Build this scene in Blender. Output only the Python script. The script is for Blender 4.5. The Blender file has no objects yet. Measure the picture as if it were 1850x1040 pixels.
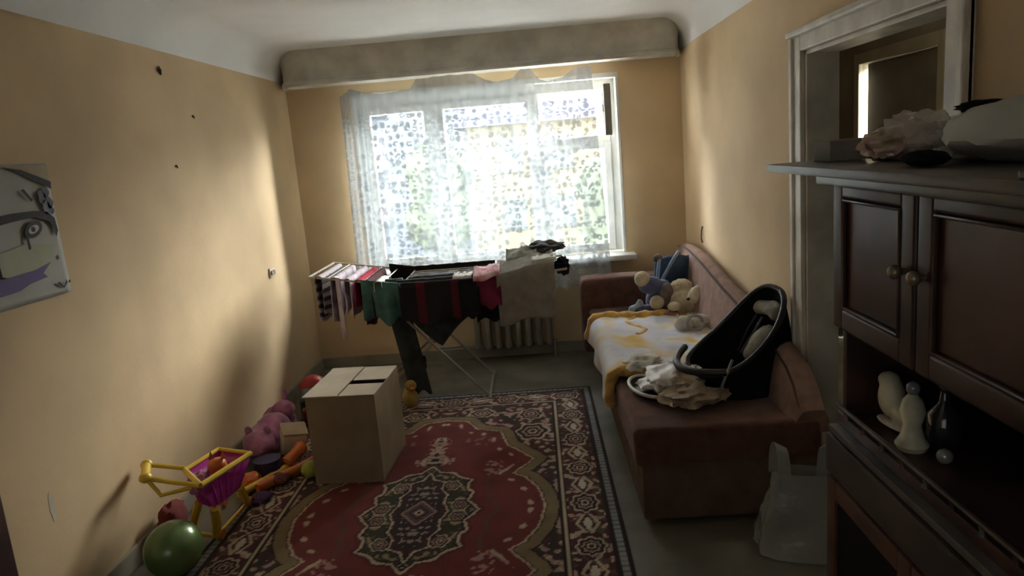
import bpy, bmesh, math, random
from mathutils import Vector, Matrix, noise
PI = math.pi
random.seed(7)
S = bpy.context.scene
COL = S.collection

# ------------------------------------------------------------------ helpers
def link(o, parent=None):
    COL.objects.link(o)
    if parent is not None:
        o.parent = parent
    return o

def tag(o, label=None, cat=None, group=None, kind=None):
    if label: o['label'] = label
    if cat: o['category'] = cat
    if group: o['group'] = group
    if kind: o['kind'] = kind
    return o

def empty(name, loc, label, cat, rz=0.0, group=None):
    o = bpy.data.objects.new(name, None)
    o.empty_display_size = .05
    o.location = loc
    o.rotation_euler = (0, 0, rz)
    COL.objects.link(o)
    return tag(o, label, cat, group)

def mk(name, bm, mat, parent=None, smooth=False, recalc=True):
    if recalc:
        bmesh.ops.recalc_face_normals(bm, faces=bm.faces)
    me = bpy.data.meshes.new(name)
    bm.to_mesh(me); bm.free()
    for m in (mat if isinstance(mat, (list, tuple)) else [mat]):
        me.materials.append(m)
    if smooth:
        me.polygons.foreach_set('use_smooth', [True] * len(me.polygons))
        if smooth != 'all':
            try: me.set_sharp_from_angle(angle=math.radians(42))
            except Exception: pass
    me.update()
    o = bpy.data.objects.new(name, me)
    link(o, parent)
    return o

def B(): return bmesh.new()

def box(bm, x0, x1, y0, y1, z0, z1, bev=0.0, seg=2, mi=0, mat=None):
    b = bmesh.new()
    vs = [b.verts.new((x, y, z)) for z in (z0, z1) for y in (y0, y1) for x in (x0, x1)]
    for f in ((0,2,3,1),(4,5,7,6),(0,1,5,4),(2,6,7,3),(0,4,6,2),(1,3,7,5)):
        b.faces.new([vs[i] for i in f])
    if bev > 0:
        bmesh.ops.bevel(b, geom=list(b.edges), offset=bev, segments=seg, affect='EDGES', profile=.6)
    if mat is not None:
        bmesh.ops.transform(b, matrix=mat, verts=b.verts)
    for f in b.faces: f.material_index = mi
    t = bpy.data.meshes.new('t'); b.to_mesh(t); b.free()
    bm.from_mesh(t); bpy.data.meshes.remove(t)
    return bm

def tube(bm, pts, r, n=8, closed=False, mi=0):
    pts = [Vector(p) for p in pts]
    N = len(pts)
    rs = r if isinstance(r, (list, tuple)) else [r] * N
    rings = []
    prev = None
    for i, p in enumerate(pts):
        if closed:
            t = pts[(i + 1) % N] - pts[i - 1]
        else:
            t = pts[min(i + 1, N - 1)] - pts[max(i - 1, 0)]
        if t.length < 1e-9: t = Vector((0, 0, 1))
        t.normalize()
        if prev is None:
            a = Vector((0, 0, 1)) if abs(t.z) < .9 else Vector((1, 0, 0))
            u = t.cross(a).normalized()
        else:
            u = (prev - t * prev.dot(t)).normalized()
        prev = u
        v = t.cross(u)
        rings.append([bm.verts.new(p + (u * math.cos(2*PI*k/n) + v * math.sin(2*PI*k/n)) * rs[i]) for k in range(n)])
    fs = []
    for i in range(N if closed else N - 1):
        a, b = rings[i], rings[(i + 1) % N]
        for k in range(n):
            fs.append(bm.faces.new((a[k], a[(k+1) % n], b[(k+1) % n], b[k])))
    if not closed:
        fs.append(bm.faces.new(rings[0])); fs.append(bm.faces.new(rings[-1]))
    for f in fs: f.material_index = mi
    return bm

def ell(bm, c, r, rot=(0, 0, 0), seg=20, rings=12):
    from mathutils import Euler
    M = Matrix.Translation(c) @ Euler(rot).to_matrix().to_4x4() @ Matrix.Diagonal((r[0], r[1], r[2], 1))
    bmesh.ops.create_uvsphere(bm, u_segments=seg, v_segments=rings, radius=1, matrix=M)
    return bm

def blob(name, els, mat, parent=None, vox=.012, lump=0.0, ls=30):
    """soft stuffed body: overlapping ellipsoids fused into one skin"""
    bm = B()
    for e in els: ell(bm, *e)
    o = mk(name, bm, mat, parent, smooth='all')
    m = o.modifiers.new('fuse', 'REMESH'); m.mode = 'VOXEL'; m.voxel_size = vox; m.use_smooth_shade = True
    s = o.modifiers.new('soft', 'SMOOTH'); s.iterations = 4; s.factor = .6
    if lump:
        tx = bpy.data.textures.new(name + '_lumps', 'CLOUDS'); tx.noise_scale = 1.0 / ls
        d = o.modifiers.new('lumps', 'DISPLACE'); d.texture = tx; d.strength = lump; d.mid_level = .5
    return o

def loft(bm, rings, cap0=True, cap1=True, closed=True, mi=0):
    vr = [[bm.verts.new(p) for p in r] for r in rings]
    n = len(vr[0])
    for a, b in zip(vr[:-1], vr[1:]):
        for k in range(n if closed else n - 1):
            bm.faces.new((a[k], a[(k+1) % n], b[(k+1) % n], b[k])).material_index = mi
    if cap0: bm.faces.new(vr[0]).material_index = mi
    if cap1: bm.faces.new(vr[-1]).material_index = mi
    return bm

def grid(bm, nu, nv, fn, uvfn=None, mi=0):
    V = [[bm.verts.new(fn(i / nu, j / nv)) for j in range(nv + 1)] for i in range(nu + 1)]
    uv = bm.loops.layers.uv.verify()
    for i in range(nu):
        for j in range(nv):
            f = bm.faces.new((V[i][j], V[i+1][j], V[i+1][j+1], V[i][j+1]))
            f.material_index = mi
            if uvfn:
                for l, (a, b) in zip(f.loops, ((i, j), (i+1, j), (i+1, j+1), (i, j+1))):
                    l[uv].uv = uvfn(a / nu, b / nv)
    return bm

def solid(o, t, off=0):
    m = o.modifiers.new('thick', 'SOLIDIFY'); m.thickness = t; m.offset = off
    return o

def smoothstep(a, b, x):
    t = max(0.0, min(1.0, (x - a) / (b - a))); return t * t * (3 - 2 * t)

def interp(pts, x):
    if x <= pts[0][0]: return pts[0][1]
    for (a, b), (c, d) in zip(pts[:-1], pts[1:]):
        if x <= c: return b + (d - b) * (x - a) / (c - a)
    return pts[-1][1]

# ------------------------------------------------------------------ materials
def mat(name, col, rough=.7, noise_amt=.08, nscale=6.0, bump=0.0, bscale=60.0, metal=0.0, spec=.4, col2=None, sheen=0.0, coat=0.0, trans=0.0, coord='Object'):
    m = bpy.data.materials.new(name); m.use_nodes = True
    nt = m.node_tree; b = nt.nodes['Principled BSDF']
    b.inputs['Roughness'].default_value = rough
    b.inputs['Metallic'].default_value = metal
    b.inputs['Specular IOR Level'].default_value = spec
    b.inputs['Sheen Weight'].default_value = sheen
    b.inputs['Coat Weight'].default_value = coat
    b.inputs['Transmission Weight'].default_value = trans
    tc = nt.nodes.new('ShaderNodeTexCoord')
    nz = nt.nodes.new('ShaderNodeTexNoise'); nz.inputs['Scale'].default_value = nscale; nz.inputs['Detail'].default_value = 5
    nt.links.new(tc.outputs[coord], nz.inputs['Vector'])
    rp = nt.nodes.new('ShaderNodeValToRGB')
    c2 = col2 if col2 else [max(0, c * (1 - noise_amt * 2)) for c in col]
    c1 = col if col2 else [min(1, c * (1 + noise_amt)) for c in col]
    rp.color_ramp.elements[0].position = .36; rp.color_ramp.elements[1].position = .64
    rp.color_ramp.elements[0].color = (*c2, 1); rp.color_ramp.elements[1].color = (*c1, 1)
    nt.links.new(nz.outputs['Fac'], rp.inputs['Fac'])
    nt.links.new(rp.outputs['Color'], b.inputs['Base Color'])
    if bump:
        nb = nt.nodes.new('ShaderNodeTexNoise'); nb.inputs['Scale'].default_value = bscale; nb.inputs['Detail'].default_value = 4
        nt.links.new(tc.outputs[coord], nb.inputs['Vector'])
        bp = nt.nodes.new('ShaderNodeBump'); bp.inputs['Strength'].default_value = bump; bp.inputs['Distance'].default_value = .01
        nt.links.new(nb.outputs['Fac'], bp.inputs['Height'])
        nt.links.new(bp.outputs['Normal'], b.inputs['Normal'])
    return m

def stripes(name, cols, period, axis=0, rough=.85, second=None):
    """woven stripes in the cloth's own UV (metres)"""
    m = bpy.data.materials.new(name); m.use_nodes = True
    nt = m.node_tree; b = nt.nodes['Principled BSDF']; b.inputs['Roughness'].default_value = rough
    b.inputs['Specular IOR Level'].default_value = .15
    tc = nt.nodes.new('ShaderNodeTexCoord'); sp = nt.nodes.new('ShaderNodeSeparateXYZ')
    nt.links.new(tc.outputs['UV'], sp.inputs[0])
    mu = nt.nodes.new('ShaderNodeMath'); mu.operation = 'DIVIDE'; mu.inputs[1].default_value = period
    nt.links.new(sp.outputs[axis], mu.inputs[0])
    fr = nt.nodes.new('ShaderNodeMath'); fr.operation = 'FRACT'; nt.links.new(mu.outputs[0], fr.inputs[0])
    rp = nt.nodes.new('ShaderNodeValToRGB'); rp.color_ramp.interpolation = 'CONSTANT'
    n = len(cols)
    e = rp.color_ramp.elements
    e[0].position = 0; e[0].color = (*cols[0], 1)
    e[1].position = 1.0 / n; e[1].color = (*cols[1], 1)
    for k in range(2, n):
        q = e.new(k / n); q.color = (*cols[k], 1)
    nt.links.new(fr.outputs[0], rp.inputs['Fac'])
    nt.links.new(rp.outputs['Color'], b.inputs['Base Color'])
    return m

def patches(name, cols, scale, rough=.8, coord='UV', metal=0, spec=.2):
    """printed or crumpled colour patches (cells)"""
    m = bpy.data.materials.new(name); m.use_nodes = True
    nt = m.node_tree; b = nt.nodes['Principled BSDF']; b.inputs['Roughness'].default_value = rough
    b.inputs['Specular IOR Level'].default_value = spec; b.inputs['Metallic'].default_value = metal
    tc = nt.nodes.new('ShaderNodeTexCoord')
    nz = nt.nodes.new('ShaderNodeTexNoise'); nz.inputs['Scale'].default_value = scale; nz.inputs['Detail'].default_value = 2
    nt.links.new(tc.outputs[coord], nz.inputs['Vector'])
    rp = nt.nodes.new('ShaderNodeValToRGB')
    e = rp.color_ramp.elements; n = len(cols)
    e[0].position = .3; e[0].color = (*cols[0], 1); e[1].position = .7; e[1].color = (*cols[-1], 1)
    for k in range(1, n - 1):
        q = e.new(.3 + .4 * k / (n - 1)); q.color = (*cols[k], 1)
    nt.links.new(nz.outputs['Fac'], rp.inputs['Fac'])
    nt.links.new(rp.outputs['Color'], b.inputs['Base Color'])
    return m

def film(name, col, alpha, rough=.25):
    """thin translucent plastic film"""
    m = bpy.data.materials.new(name); m.use_nodes = True
    nt = m.node_tree; b = nt.nodes['Principled BSDF']
    b.inputs['Base Color'].default_value = (*col, 1); b.inputs['Roughness'].default_value = rough
    b.inputs['Alpha'].default_value = alpha; b.inputs['Specular IOR Level'].default_value = .6
    tc = nt.nodes.new('ShaderNodeTexCoord'); nb = nt.nodes.new('ShaderNodeTexNoise'); nb.inputs['Scale'].default_value = 25
    nt.links.new(tc.outputs['Object'], nb.inputs['Vector'])
    bp = nt.nodes.new('ShaderNodeBump'); bp.inputs['Strength'].default_value = .6; bp.inputs['Distance'].default_value = .01
    nt.links.new(nb.outputs['Fac'], bp.inputs['Height']); nt.links.new(bp.outputs['Normal'], b.inputs['Normal'])
    return m

WALL = mat('tan_wall_paint', (.63, .475, .285), .75, .05, 2.2, bump=.09, bscale=35, spec=.25)
CEIL = mat('ceiling_whitewash', (.83, .845, .83), .9, .03, 1.5, bump=.1, bscale=20, spec=.1)
CORN = mat('pelmet_grey_paint', (.62, .60, .53), .7, .10, 5, bump=.15, bscale=40)
WHITE = mat('white_gloss_paint', (.72, .72, .68), .4, .05, 8)
CASING = mat('old_cream_gloss_paint', (.76, .74, .66), .4, .10, 6, bump=.1, bscale=30)
BASEB = mat('baseboard_paint', (.34, .31, .24), .6, .1, 5)
FLOOR = mat('worn_brown_floor_boards', (.17, .155, .115), .55, .15, 3, bump=.1, bscale=30)
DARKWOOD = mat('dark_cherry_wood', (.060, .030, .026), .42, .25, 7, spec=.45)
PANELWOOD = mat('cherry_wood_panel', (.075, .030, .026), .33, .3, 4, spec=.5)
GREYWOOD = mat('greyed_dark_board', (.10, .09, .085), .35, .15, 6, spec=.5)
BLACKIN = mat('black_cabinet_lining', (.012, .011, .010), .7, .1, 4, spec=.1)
SOFA = mat('reddish_brown_sofa_fabric', (.140, .068, .050), .9, .12, 14, bump=.35, bscale=160, sheen=.15, spec=.15)
SOFAB = mat('sofa_back_fabric', (.27, .16, .12), .9, .12, 14, bump=.3, bscale=160, sheen=.15, spec=.15)
SOFASIDE = mat('sofa_base_cloth', (.15, .105, .075), .9, .1, 10, bump=.2, bscale=120, spec=.1)
PIPING = mat('sofa_dark_piping', (.07, .045, .035), .8)
CARD = mat('brown_cardboard', (.30, .24, .155), .85, .07, 5, spec=.1)
CARDTOP = mat('pale_cardboard_face', (.50, .45, .36), .85, .05, 7, spec=.1)
METAL = mat('rack_white_enamel', (.55, .52, .44), .4, .05)
METALD = mat('rack_leg_grey', (.30, .28, .24), .5, .05)
BLACKP = mat('black_plastic', (.014, .014, .016), .35, .1, spec=.5)
BLACKF = mat('black_fabric', (.010, .010, .011), .9, .2, 20, bump=.3, bscale=150, spec=.1)
GREYPAD = mat('grey_seat_padding', (.36, .34, .29), .9, .2, 12, bump=.3, bscale=60)
IRON = mat('radiator_paint', (.30, .29, .25), .55, .08)
YELLOWP = mat('yellow_toy_plastic', (.72, .50, .05), .35, .05, spec=.5)
MAGENTA = mat('magenta_toy_plastic', (.42, .03, .28), .35, .08, spec=.5)
ORANGEP = mat('orange_toy_plastic', (.60, .16, .03), .4, .08, spec=.5)
REDP = mat('red_toy_plastic', (.42, .03, .025), .4, .08, spec=.5)
GREENP = mat('lime_toy_plastic', (.36, .42, .06), .45, .08)
TEALP = mat('dark_teal_cloth', (.03, .055, .055), .8, .2, 8)
PINKPL = mat('dusty_pink_plush', (.52, .22, .40), .9, .2, 12, bump=.4, bscale=90, sheen=.3)
BLUEPL = mat('slate_blue_plush', (.10, .12, .24), .9, .15, 12, bump=.4, bscale=90, sheen=.3)
LBLUE = mat('pale_blue_cloth', (.30, .40, .56), .85, .1, 12, bump=.3, bscale=60)
NAVY = mat('dark_blue_cushion_cloth', (.05, .09, .15), .85, .15, 10, bump=.3, bscale=60)
CREAMPL = mat('cream_plush', (.62, .54, .38), .95, .1, 14, bump=.5, bscale=80, sheen=.4)
MAUVE = mat('mauve_grey_plush', (.22, .17, .17), .9, .15, 12, bump=.4, bscale=90)
WHITEPL = mat('white_plush', (.68, .66, .60), .95, .08, 14, bump=.5, bscale=80)
YBLANK = mat('mustard_blanket_border', (.66, .40, .10), .95, .15, 16, bump=.5, bscale=70, sheen=.3)
BRASS = mat('tarnished_brass_knob', (.32, .27, .20), .35, .1, metal=.6)
BALLOON = mat('green_pearl_balloon', (.13, .23, .075), .27, .1, 3, spec=.9, metal=.25)
SOCKET = mat('cream_socket_plastic', (.55, .48, .36), .5)
FOIL = patches('pink_gold_foil_wrap', [(.20, .11, .08), (.52, .44, .32), (.62, .42, .38), (.30, .20, .15)], 14, .3, 'Object', .2, .6)
PACK = patches('white_gold_packaging', [(.25, .17, .10), (.62, .60, .58), (.80, .80, .82), (.42, .30, .18), (.60, .56, .50)], 9, .35, 'Object', 0, .5)

# ------------------------------------------------------------------ camera
cam = bpy.data.cameras.new('camera'); co = bpy.data.objects.new('camera', cam); COL.objects.link(co)
cam.sensor_width = 36; cam.lens = 36 * 1300 / 1850; cam.clip_start = .02; cam.clip_end = 300
yaw, pitch, roll = (math.radians(a) for a in (-2.43634067, 10.72303044, -4.73273071))
fwd = Vector((math.sin(yaw) * math.cos(pitch), math.cos(yaw) * math.cos(pitch), -math.sin(pitch)))
rt = Vector((math.cos(yaw), -math.sin(yaw), 0)); up = rt.cross(fwd)
r2 = rt * math.cos(roll) + up * math.sin(roll); u2 = -rt * math.sin(roll) + up * math.cos(roll)
M = Matrix((r2, u2, -fwd)).transposed().to_4x4(); M.translation = (0, 0, 1.68)
co.matrix_world = M
S.camera = co

# ------------------------------------------------------------------ room shell
XL, XR, YB, YN = -1.91, 1.196, 5.843, -1.3
WX0, WX1, WZ0, WZ1 = -1.40, .695, .80, 2.19      # window opening
ZC, ZW = 2.545, 2.365
def struct(name, bm, m, parent=None, smooth=False):
    o = mk(name, bm, m, parent, smooth)
    if parent is None: o['kind'] = 'structure'
    return o

struct('floor', box(B(), XL - .1, 2.6, YN - .1, 6.4, -.12, 0), FLOOR)
struct('wall_left', box(B(), XL - .2, XL, YN, YB + .4, 0, ZC + .1), WALL)
bm = B()
box(bm, XL, WX0, YB, YB + .42, 0, ZC + .1); box(bm, WX1, XR + .14, YB, YB + .42, 0, ZC + .1)
box(bm, WX0, WX1, YB, YB + .42, 0, WZ0 - .045); box(bm, WX0, WX1, YB, YB + .42, WZ1, ZC + .1)
struct('wall_back', bm, WALL)
# right wall with the doorway to the hall
DY0, DY1, DZ = 2.14, 3.25, 2.0
bm = B()
box(bm, XR, XR + .14, YN, DY0, 0, ZC + .1); box(bm, XR, XR + .14, DY1, YB, 0, ZC + .1); box(bm, XR, XR + .14, DY0, DY1, DZ, ZC + .1)
struct('wall_right', bm, WALL)
struct('wall_near', box(B(), XL, 2.6, YN - .15, YN, 0, ZC + .1), WALL)
# ceiling with a cove down each side wall
bm = B()
prof = [(XL, ZW)]
R = .20
for k in range(0, 9):
    a = PI / 2 * k / 8
    prof.append((XL + R - R * math.cos(a), ZC - R + R * math.sin(a)))
for k in range(8, -1, -1):
    a = PI / 2 * k / 8
    prof.append((XR - R + R * math.cos(a), ZC - R + R * math.sin(a)))
prof.append((XR, ZW))
top = [(XR + .1, ZC + .15), (XL - .1, ZC + .15)]
ring = prof + top
loft(bm, [[(x, YN, z) for x, z in ring], [(x, YB, z) for x, z in ring]])
struct('ceiling', bm, CEIL, smooth=True)

# curtain pelmet: a rounded plaster box along the back wall
pp = [(-.02, 2.295), (-.055, 2.290), (-.062, 2.305), (-.052, 2.325), (-.035, 2.335), (-.030, 2.39), (-.040, 2.44), (-.062, 2.485), (-.080, 2.52), (-.10, 2.55)]
path = []
r = .13
for k in range(0, 9):
    a = PI / 2 * k / 8
    path.append(((XL + .045 + r - r * math.cos(a), YB - .215 + r * (1 - math.sin(a)) + 0), (-math.cos(a), -math.sin(a))))
for k in range(8, -1, -1):
    a = PI / 2 * k / 8
    path.append(((XR - .045 - r + r * math.cos(a), YB - .215 + r * (1 - math.sin(a))), (math.cos(a), -math.sin(a))))
path = [((path[0][0][0], YB + .0), (-1, 0))] + path + [((path[-1][0][0], YB + .0), (1, 0))]
bm = B()
rings = []
for (c, n) in path:
    rings.append([(c[0] + n[0] * (-d if 0 else -d) * .5, c[1] + n[1] * (-d) - 0, z) for d, z in pp])
loft(bm, rings, False, False, closed=False)
# closing underside/top shelves
def shelf(z, inset):
    vs = [bm.verts.new((c[0] - n[0] * inset, c[1] - n[1] * inset, z)) for c, n in path]
    bm.faces.new(vs)
shelf(2.297, .0)
struct('trim_1', bm, CORN, smooth=True)

# baseboards
struct('baseboard_back', box(B(), XL, XR, YB - .02, YB, 0, .09, .004), BASEB)
struct('baseboard_left', box(B(), XL, XL + .02, YN, YB - .02, 0, .09, .004), BASEB)
struct('baseboard_right', box(B(), XR - .02, XR, DY1 + .12, YB - .02, 0, .09, .004), BASEB)

# door casing (room side) and jamb lining
bm = B()
def cas(y0, y1, z0, z1):
    box(bm, XR - .022, XR, y0, y1, z0, z1, .006)
cas(DY1, DY1 + .11, 0, DZ + .075); cas(DY0 - .11, DY0, 0, DZ + .075); cas(DY0, DY1, DZ, DZ + .075)
box(bm, XR - .034, XR, DY1 + .075, DY1 + .11, 0, DZ + .08, .008); box(bm, XR - .034, XR, DY0 - .11, DY0 - .075, 0, DZ + .08, .008)
box(bm, XR - .045, XR, DY0 - .13, DY1 + .12, DZ + .062, DZ + .092, .01)
box(bm, XR, XR + .14, DY1 - .018, DY1, 0, DZ, .003); box(bm, XR, XR + .14, DY0, DY0 + .018, 0, DZ, .003); box(bm, XR, XR + .14, DY0, DY1, DZ - .018, DZ, .003)
d1 = struct('door_1', bm, CASING)
# dark brown casing at the near end of the left wall
struct('trim_2', box(B(), XL, XL + .03, 2.06, 2.215, 0, 2.1, .006), DARKWOOD)

# hall beyond the doorway
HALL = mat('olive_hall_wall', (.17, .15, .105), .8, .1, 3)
HX, HY = 2.5, 6.2
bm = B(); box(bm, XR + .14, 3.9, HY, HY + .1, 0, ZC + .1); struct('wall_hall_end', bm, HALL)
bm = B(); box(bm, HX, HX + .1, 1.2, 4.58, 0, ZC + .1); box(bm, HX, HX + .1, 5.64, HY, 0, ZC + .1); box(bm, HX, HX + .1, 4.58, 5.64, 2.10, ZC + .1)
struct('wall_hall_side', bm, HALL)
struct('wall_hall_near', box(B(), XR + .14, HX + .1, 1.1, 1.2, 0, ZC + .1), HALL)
struct('ceiling_hall', box(B(), XR + .14, 3.9, 1.1, HY + .1, ZC, ZC + .1), CEIL)
# side room lit behind the half closed hall door
struct('wall_side_room', box(B(), 3.8, 3.9, 3.6, HY, 0, ZC), WHITE)
struct('wall_side_room_near', box(B(), HX + .1, 3.9, 3.5, 3.6, 0, ZC), WHITE)
struct('floor_side_room', box(B(), 2.6, 3.9, 3.5, 6.3, -.12, 0), FLOOR)
bm = B()
for a, b, c, d in ((5.64, 5.72, 0, 2.18), (4.50, 4.58, 0, 2.18), (4.58, 5.64, 2.10, 2.18)):
    box(bm, HX - .03, HX, a, b, c, d, .005)
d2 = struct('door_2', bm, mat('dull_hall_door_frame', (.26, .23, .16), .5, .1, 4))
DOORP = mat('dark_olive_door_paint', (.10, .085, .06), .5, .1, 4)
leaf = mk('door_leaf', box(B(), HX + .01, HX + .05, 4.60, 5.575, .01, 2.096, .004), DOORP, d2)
mk('door_handle', tube(B(), [(HX - .03, 5.47, 1.0), (HX - .03, 5.36, 1.0)], .009), BRASS, leaf)

# ------------------------------------------------------------------ window
FY = YB + .13
win = bpy.data.objects.new('window_1', None); win.location = ((WX0 + WX1) / 2, FY, WZ0); COL.objects.link(win)
win['kind'] = 'structure'
def wobj(name, bm, m, smooth=False, parent=None):
    o = mk(name, bm, m, parent or win, smooth)
    if parent is None: o.matrix_parent_inverse = Matrix.Translation(win.location).inverted()
    return o
F0, F1 = FY, FY + .07
bm = B()
XM = [(-.81, -.74), (.020, .085)]
box(bm, WX0, WX0 + .055, F0, F1, WZ0, WZ1, .006); box(bm, WX1 - .055, WX1, F0, F1, WZ0, WZ1, .006)
box(bm, WX0 + .055, WX1 - .055, F0, F1, WZ1 - .08, WZ1, .006); box(bm, WX0 + .055, WX1 - .055, F0, F1, WZ0, WZ0 + .02, .006)
for a, b in XM: box(bm, a + .008, b - .008, F0 - .01, F1, WZ0 + .02, WZ1 - .08, .006)
box(bm, XM[1][1] - .008, WX1 - .055, F0 - .01, F1, 1.69, 1.75, .006)
wobj('window_frame', bm, WHITE)
def sash(x0, x1, z0, z1, nm='sash'):
    b = B(); w = .055
    box(b, x0, x0 + w, F0 - .018, F1 - .02, z0, z1, .006); box(b, x1 - w, x1, F0 - .018, F1 - .02, z0, z1, .006)
    box(b, x0 + w, x1 - w, F0 - .018, F1 - .02, z0, z0 + w, .006); box(b, x0 + w, x1 - w, F0 - .018, F1 - .02, z1 - w, z1, .006)
    o = wobj(nm, b, WHITE)
    return o
GL = bpy.data.materials.new('window_glass'); GL.use_nodes = True
nt = GL.node_tree; nt.nodes.clear()
out = nt.nodes.new('ShaderNodeOutputMaterial'); tr = nt.nodes.new('ShaderNodeBsdfTransparent'); gl = nt.nodes.new('ShaderNodeBsdfGlossy')
gl.inputs['Roughness'].default_value = .02; fz = nt.nodes.new('ShaderNodeFresnel'); fz.inputs['IOR'].default_value = 1.35
mx = nt.nodes.new('ShaderNodeMixShader'); nt.links.new(fz.outputs[0], mx.inputs[0]); nt.links.new(tr.outputs[0], mx.inputs[1]); nt.links.new(gl.outputs[0], mx.inputs[2]); nt.links.new(mx.outputs[0], out.inputs[0])
tr.inputs[0].default_value = (.93, .95, .95, 1)
panes = [(-1.345, -.80), (-.75, .030), (.078, .640)]
for i, (a, b) in enumerate(panes):
    z1 = 1.70 if i == 2 else WZ1 - .08
    s = sash(a, b, WZ0 + .015, z1)
    g = mk('pane', box(B(), a + .04, b - .04, F0 + .012, F0 + .016, WZ0 + .065, z1 - .05), GL, s)
# the small ventilation sash, open into the room, hinged at the right
b = B(); w = .035
VX = WX1 - .075
box(b, VX - .052, VX, F0 - .375, F0 - .315, 1.74, 2.12, .005); box(b, VX - .03, VX, F0 - .035, F0, 1.77, 2.12, .005)
box(b, VX - .03, VX, F0 - .33, F0 - .035, 1.77, 1.77 + w, .005); box(b, VX - .03, VX, F0 - .33, F0 - .035, 2.12 - w, 2.12, .005)
vent = wobj('ventilation_sash', b, mat('grey_sash_paint', (.30, .29, .26), .6))
mk('pane', box(B(), VX - .017, VX - .013, F0 - .33, F0 - .035, 1.80, 2.09), GL, vent)
mk('latch', tube(B(), [(VX - .03, F0 - .35, 1.92), (VX - .06, F0 - .35, 1.92), (VX - .06, F0 - .35, 1.97)], .006), METALD, vent)
# white plastered reveal lining
bm = B()
box(bm, WX0 - .002, WX0 + .006, YB - .004, F0, WZ0, WZ1); box(bm, WX1 - .006, WX1 + .012, YB - .004, F0, WZ0, WZ1 + .01); box(bm, WX0 - .02, WX1 + .012, YB - .006, F0, WZ1 - .006, WZ1 + .03)
struct('trim_3', bm, WHITE)
sl = wobj('window_sill', box(B(), WX0 - .07, .775, YB - .15, F0, WZ0 - .045, WZ0, .012), WHITE)

# sky-light portal in the opening (guides the daylight sampling only)
ld = bpy.data.lights.new('window_daylight_portal', 'AREA'); ld.shape = 'RECTANGLE'; ld.size = WX1 - WX0; ld.size_y = WZ1 - WZ0
ld.cycles.is_portal = True
lo = bpy.data.objects.new('window_daylight_portal', ld); COL.objects.link(lo)
lo.location = ((WX0 + WX1) / 2, FY + .12, (WZ0 + WZ1) / 2); lo.rotation_euler = (-PI / 2, 0, 0)

# ------------------------------------------------------------------ outside
def outside():
    yh = mat('yellow_house_plaster', (.150, .132, .078), .9, .05, 1)
    wn = mat('house_window_dark', (.08, .09, .09), .6)
    rf = mat('slate_blue_roof', (.055, .06, .10), .8, .1, 2)
    bl = mat('pale_blue_block_plaster', (.105, .12, .14), .9, .05, 1)
    rd = mat('dull_red_rail', (.22, .12, .13), .8)
    gm = mat('grey_yard_ground', (.09, .10, .10), .9, .1, .3)
    o = struct('ground_road', box(B(), -60, 60, 24, 90, -3.3, -3.0), gm)
    struct('ground_bounce', box(B(), -60, 60, YB + .5, 24, -3.3, -3.0), mat('pale_bounce_ground', (.74, .72, .68), .9, .04, .6))  # unseen near ground, added pale to bounce daylight up to the ceiling
    e = empty('yellow_house', (3, 34, -3), 'yellow plastered house with a slate blue roof beyond the window', 'house')
    mk('wall', box(B(), -6.0, 9, 0, 8, 0, 5.9), yh, e)
    b = B(); loft(b, [[(-6.6, -.6, 5.9), (-6.6, 8.6, 5.9), (-6.6, 4, 8.0)], [(9.6, -.6, 5.9), (9.6, 8.6, 5.9), (9.6, 4, 8.0)]])
    mk('roof', b, rf, e)
    first = None
    for z in (1.0, 3.7):
        for k in range(6):
            if first is None:
                first = mk('window', box(B(), -.55, .55, -.08, .02, 0, 1.5, .02), wn, e); q = first
            else:
                q = first.copy(); COL.objects.link(q); q.parent = e
            q.location = (-4.0 + k * 2.35, 0, z)
    e = empty('apartment_block', (-13, 36, -3), 'pale blue apartment block with dull red balcony rails, seen through left pane', 'building')
    mk('wall', box(B(), -8, 7.2, 0, 8, 0, 9), bl, e)
    for z in (1.6, 4.2, 6.8):
        mk('balcony', box(B(), -1, 5.8, -1.2, .0, z, z + .18), bl, e)
        b = B()
        box(b, -1, 5.8, -1.2, -1.14, z + 1.0, z + 1.12)
        for k in range(18): box(b, -1 + k * .39, -.95 + k * .39, -1.18, -1.14, z + .1, z + 1.0)
        mk('railing', b, rd, e)
    lf = mat('green_tree_leaves', (.062, .078, .048), .9, .3, 2, bump=.5, bscale=4)
    bk = mat('tree_bark', (.12, .09, .06), .9)
    for (x, y, h, rr, lab) in ((2.5, 17, 2.8, 1.1, 'leafy green tree seen through the right pane of the window'), (-3.4, 26, 3.2, .8, 'leafy tree between the two buildings outside the window')):
        e = empty('tree', (x, y, -3), lab, 'tree')
        rng = random.Random(int(x * 10))
        els = [((rng.uniform(-rr, rr) * .75, rng.uniform(-rr, rr) * .75, h + rng.uniform(-1.2, 1.1)), (rng.uniform(.5, .95),) * 3) for k in range(22)]
        blob('crown', els, lf, e, vox=.12, lump=.5, ls=3)
        mk('trunk', tube(B(), [(0, 0, -.02), (.05, 0, 1.6), (0, .1, h)], [.2, .15, .1]), bk, e, smooth=True)
outside()

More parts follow.
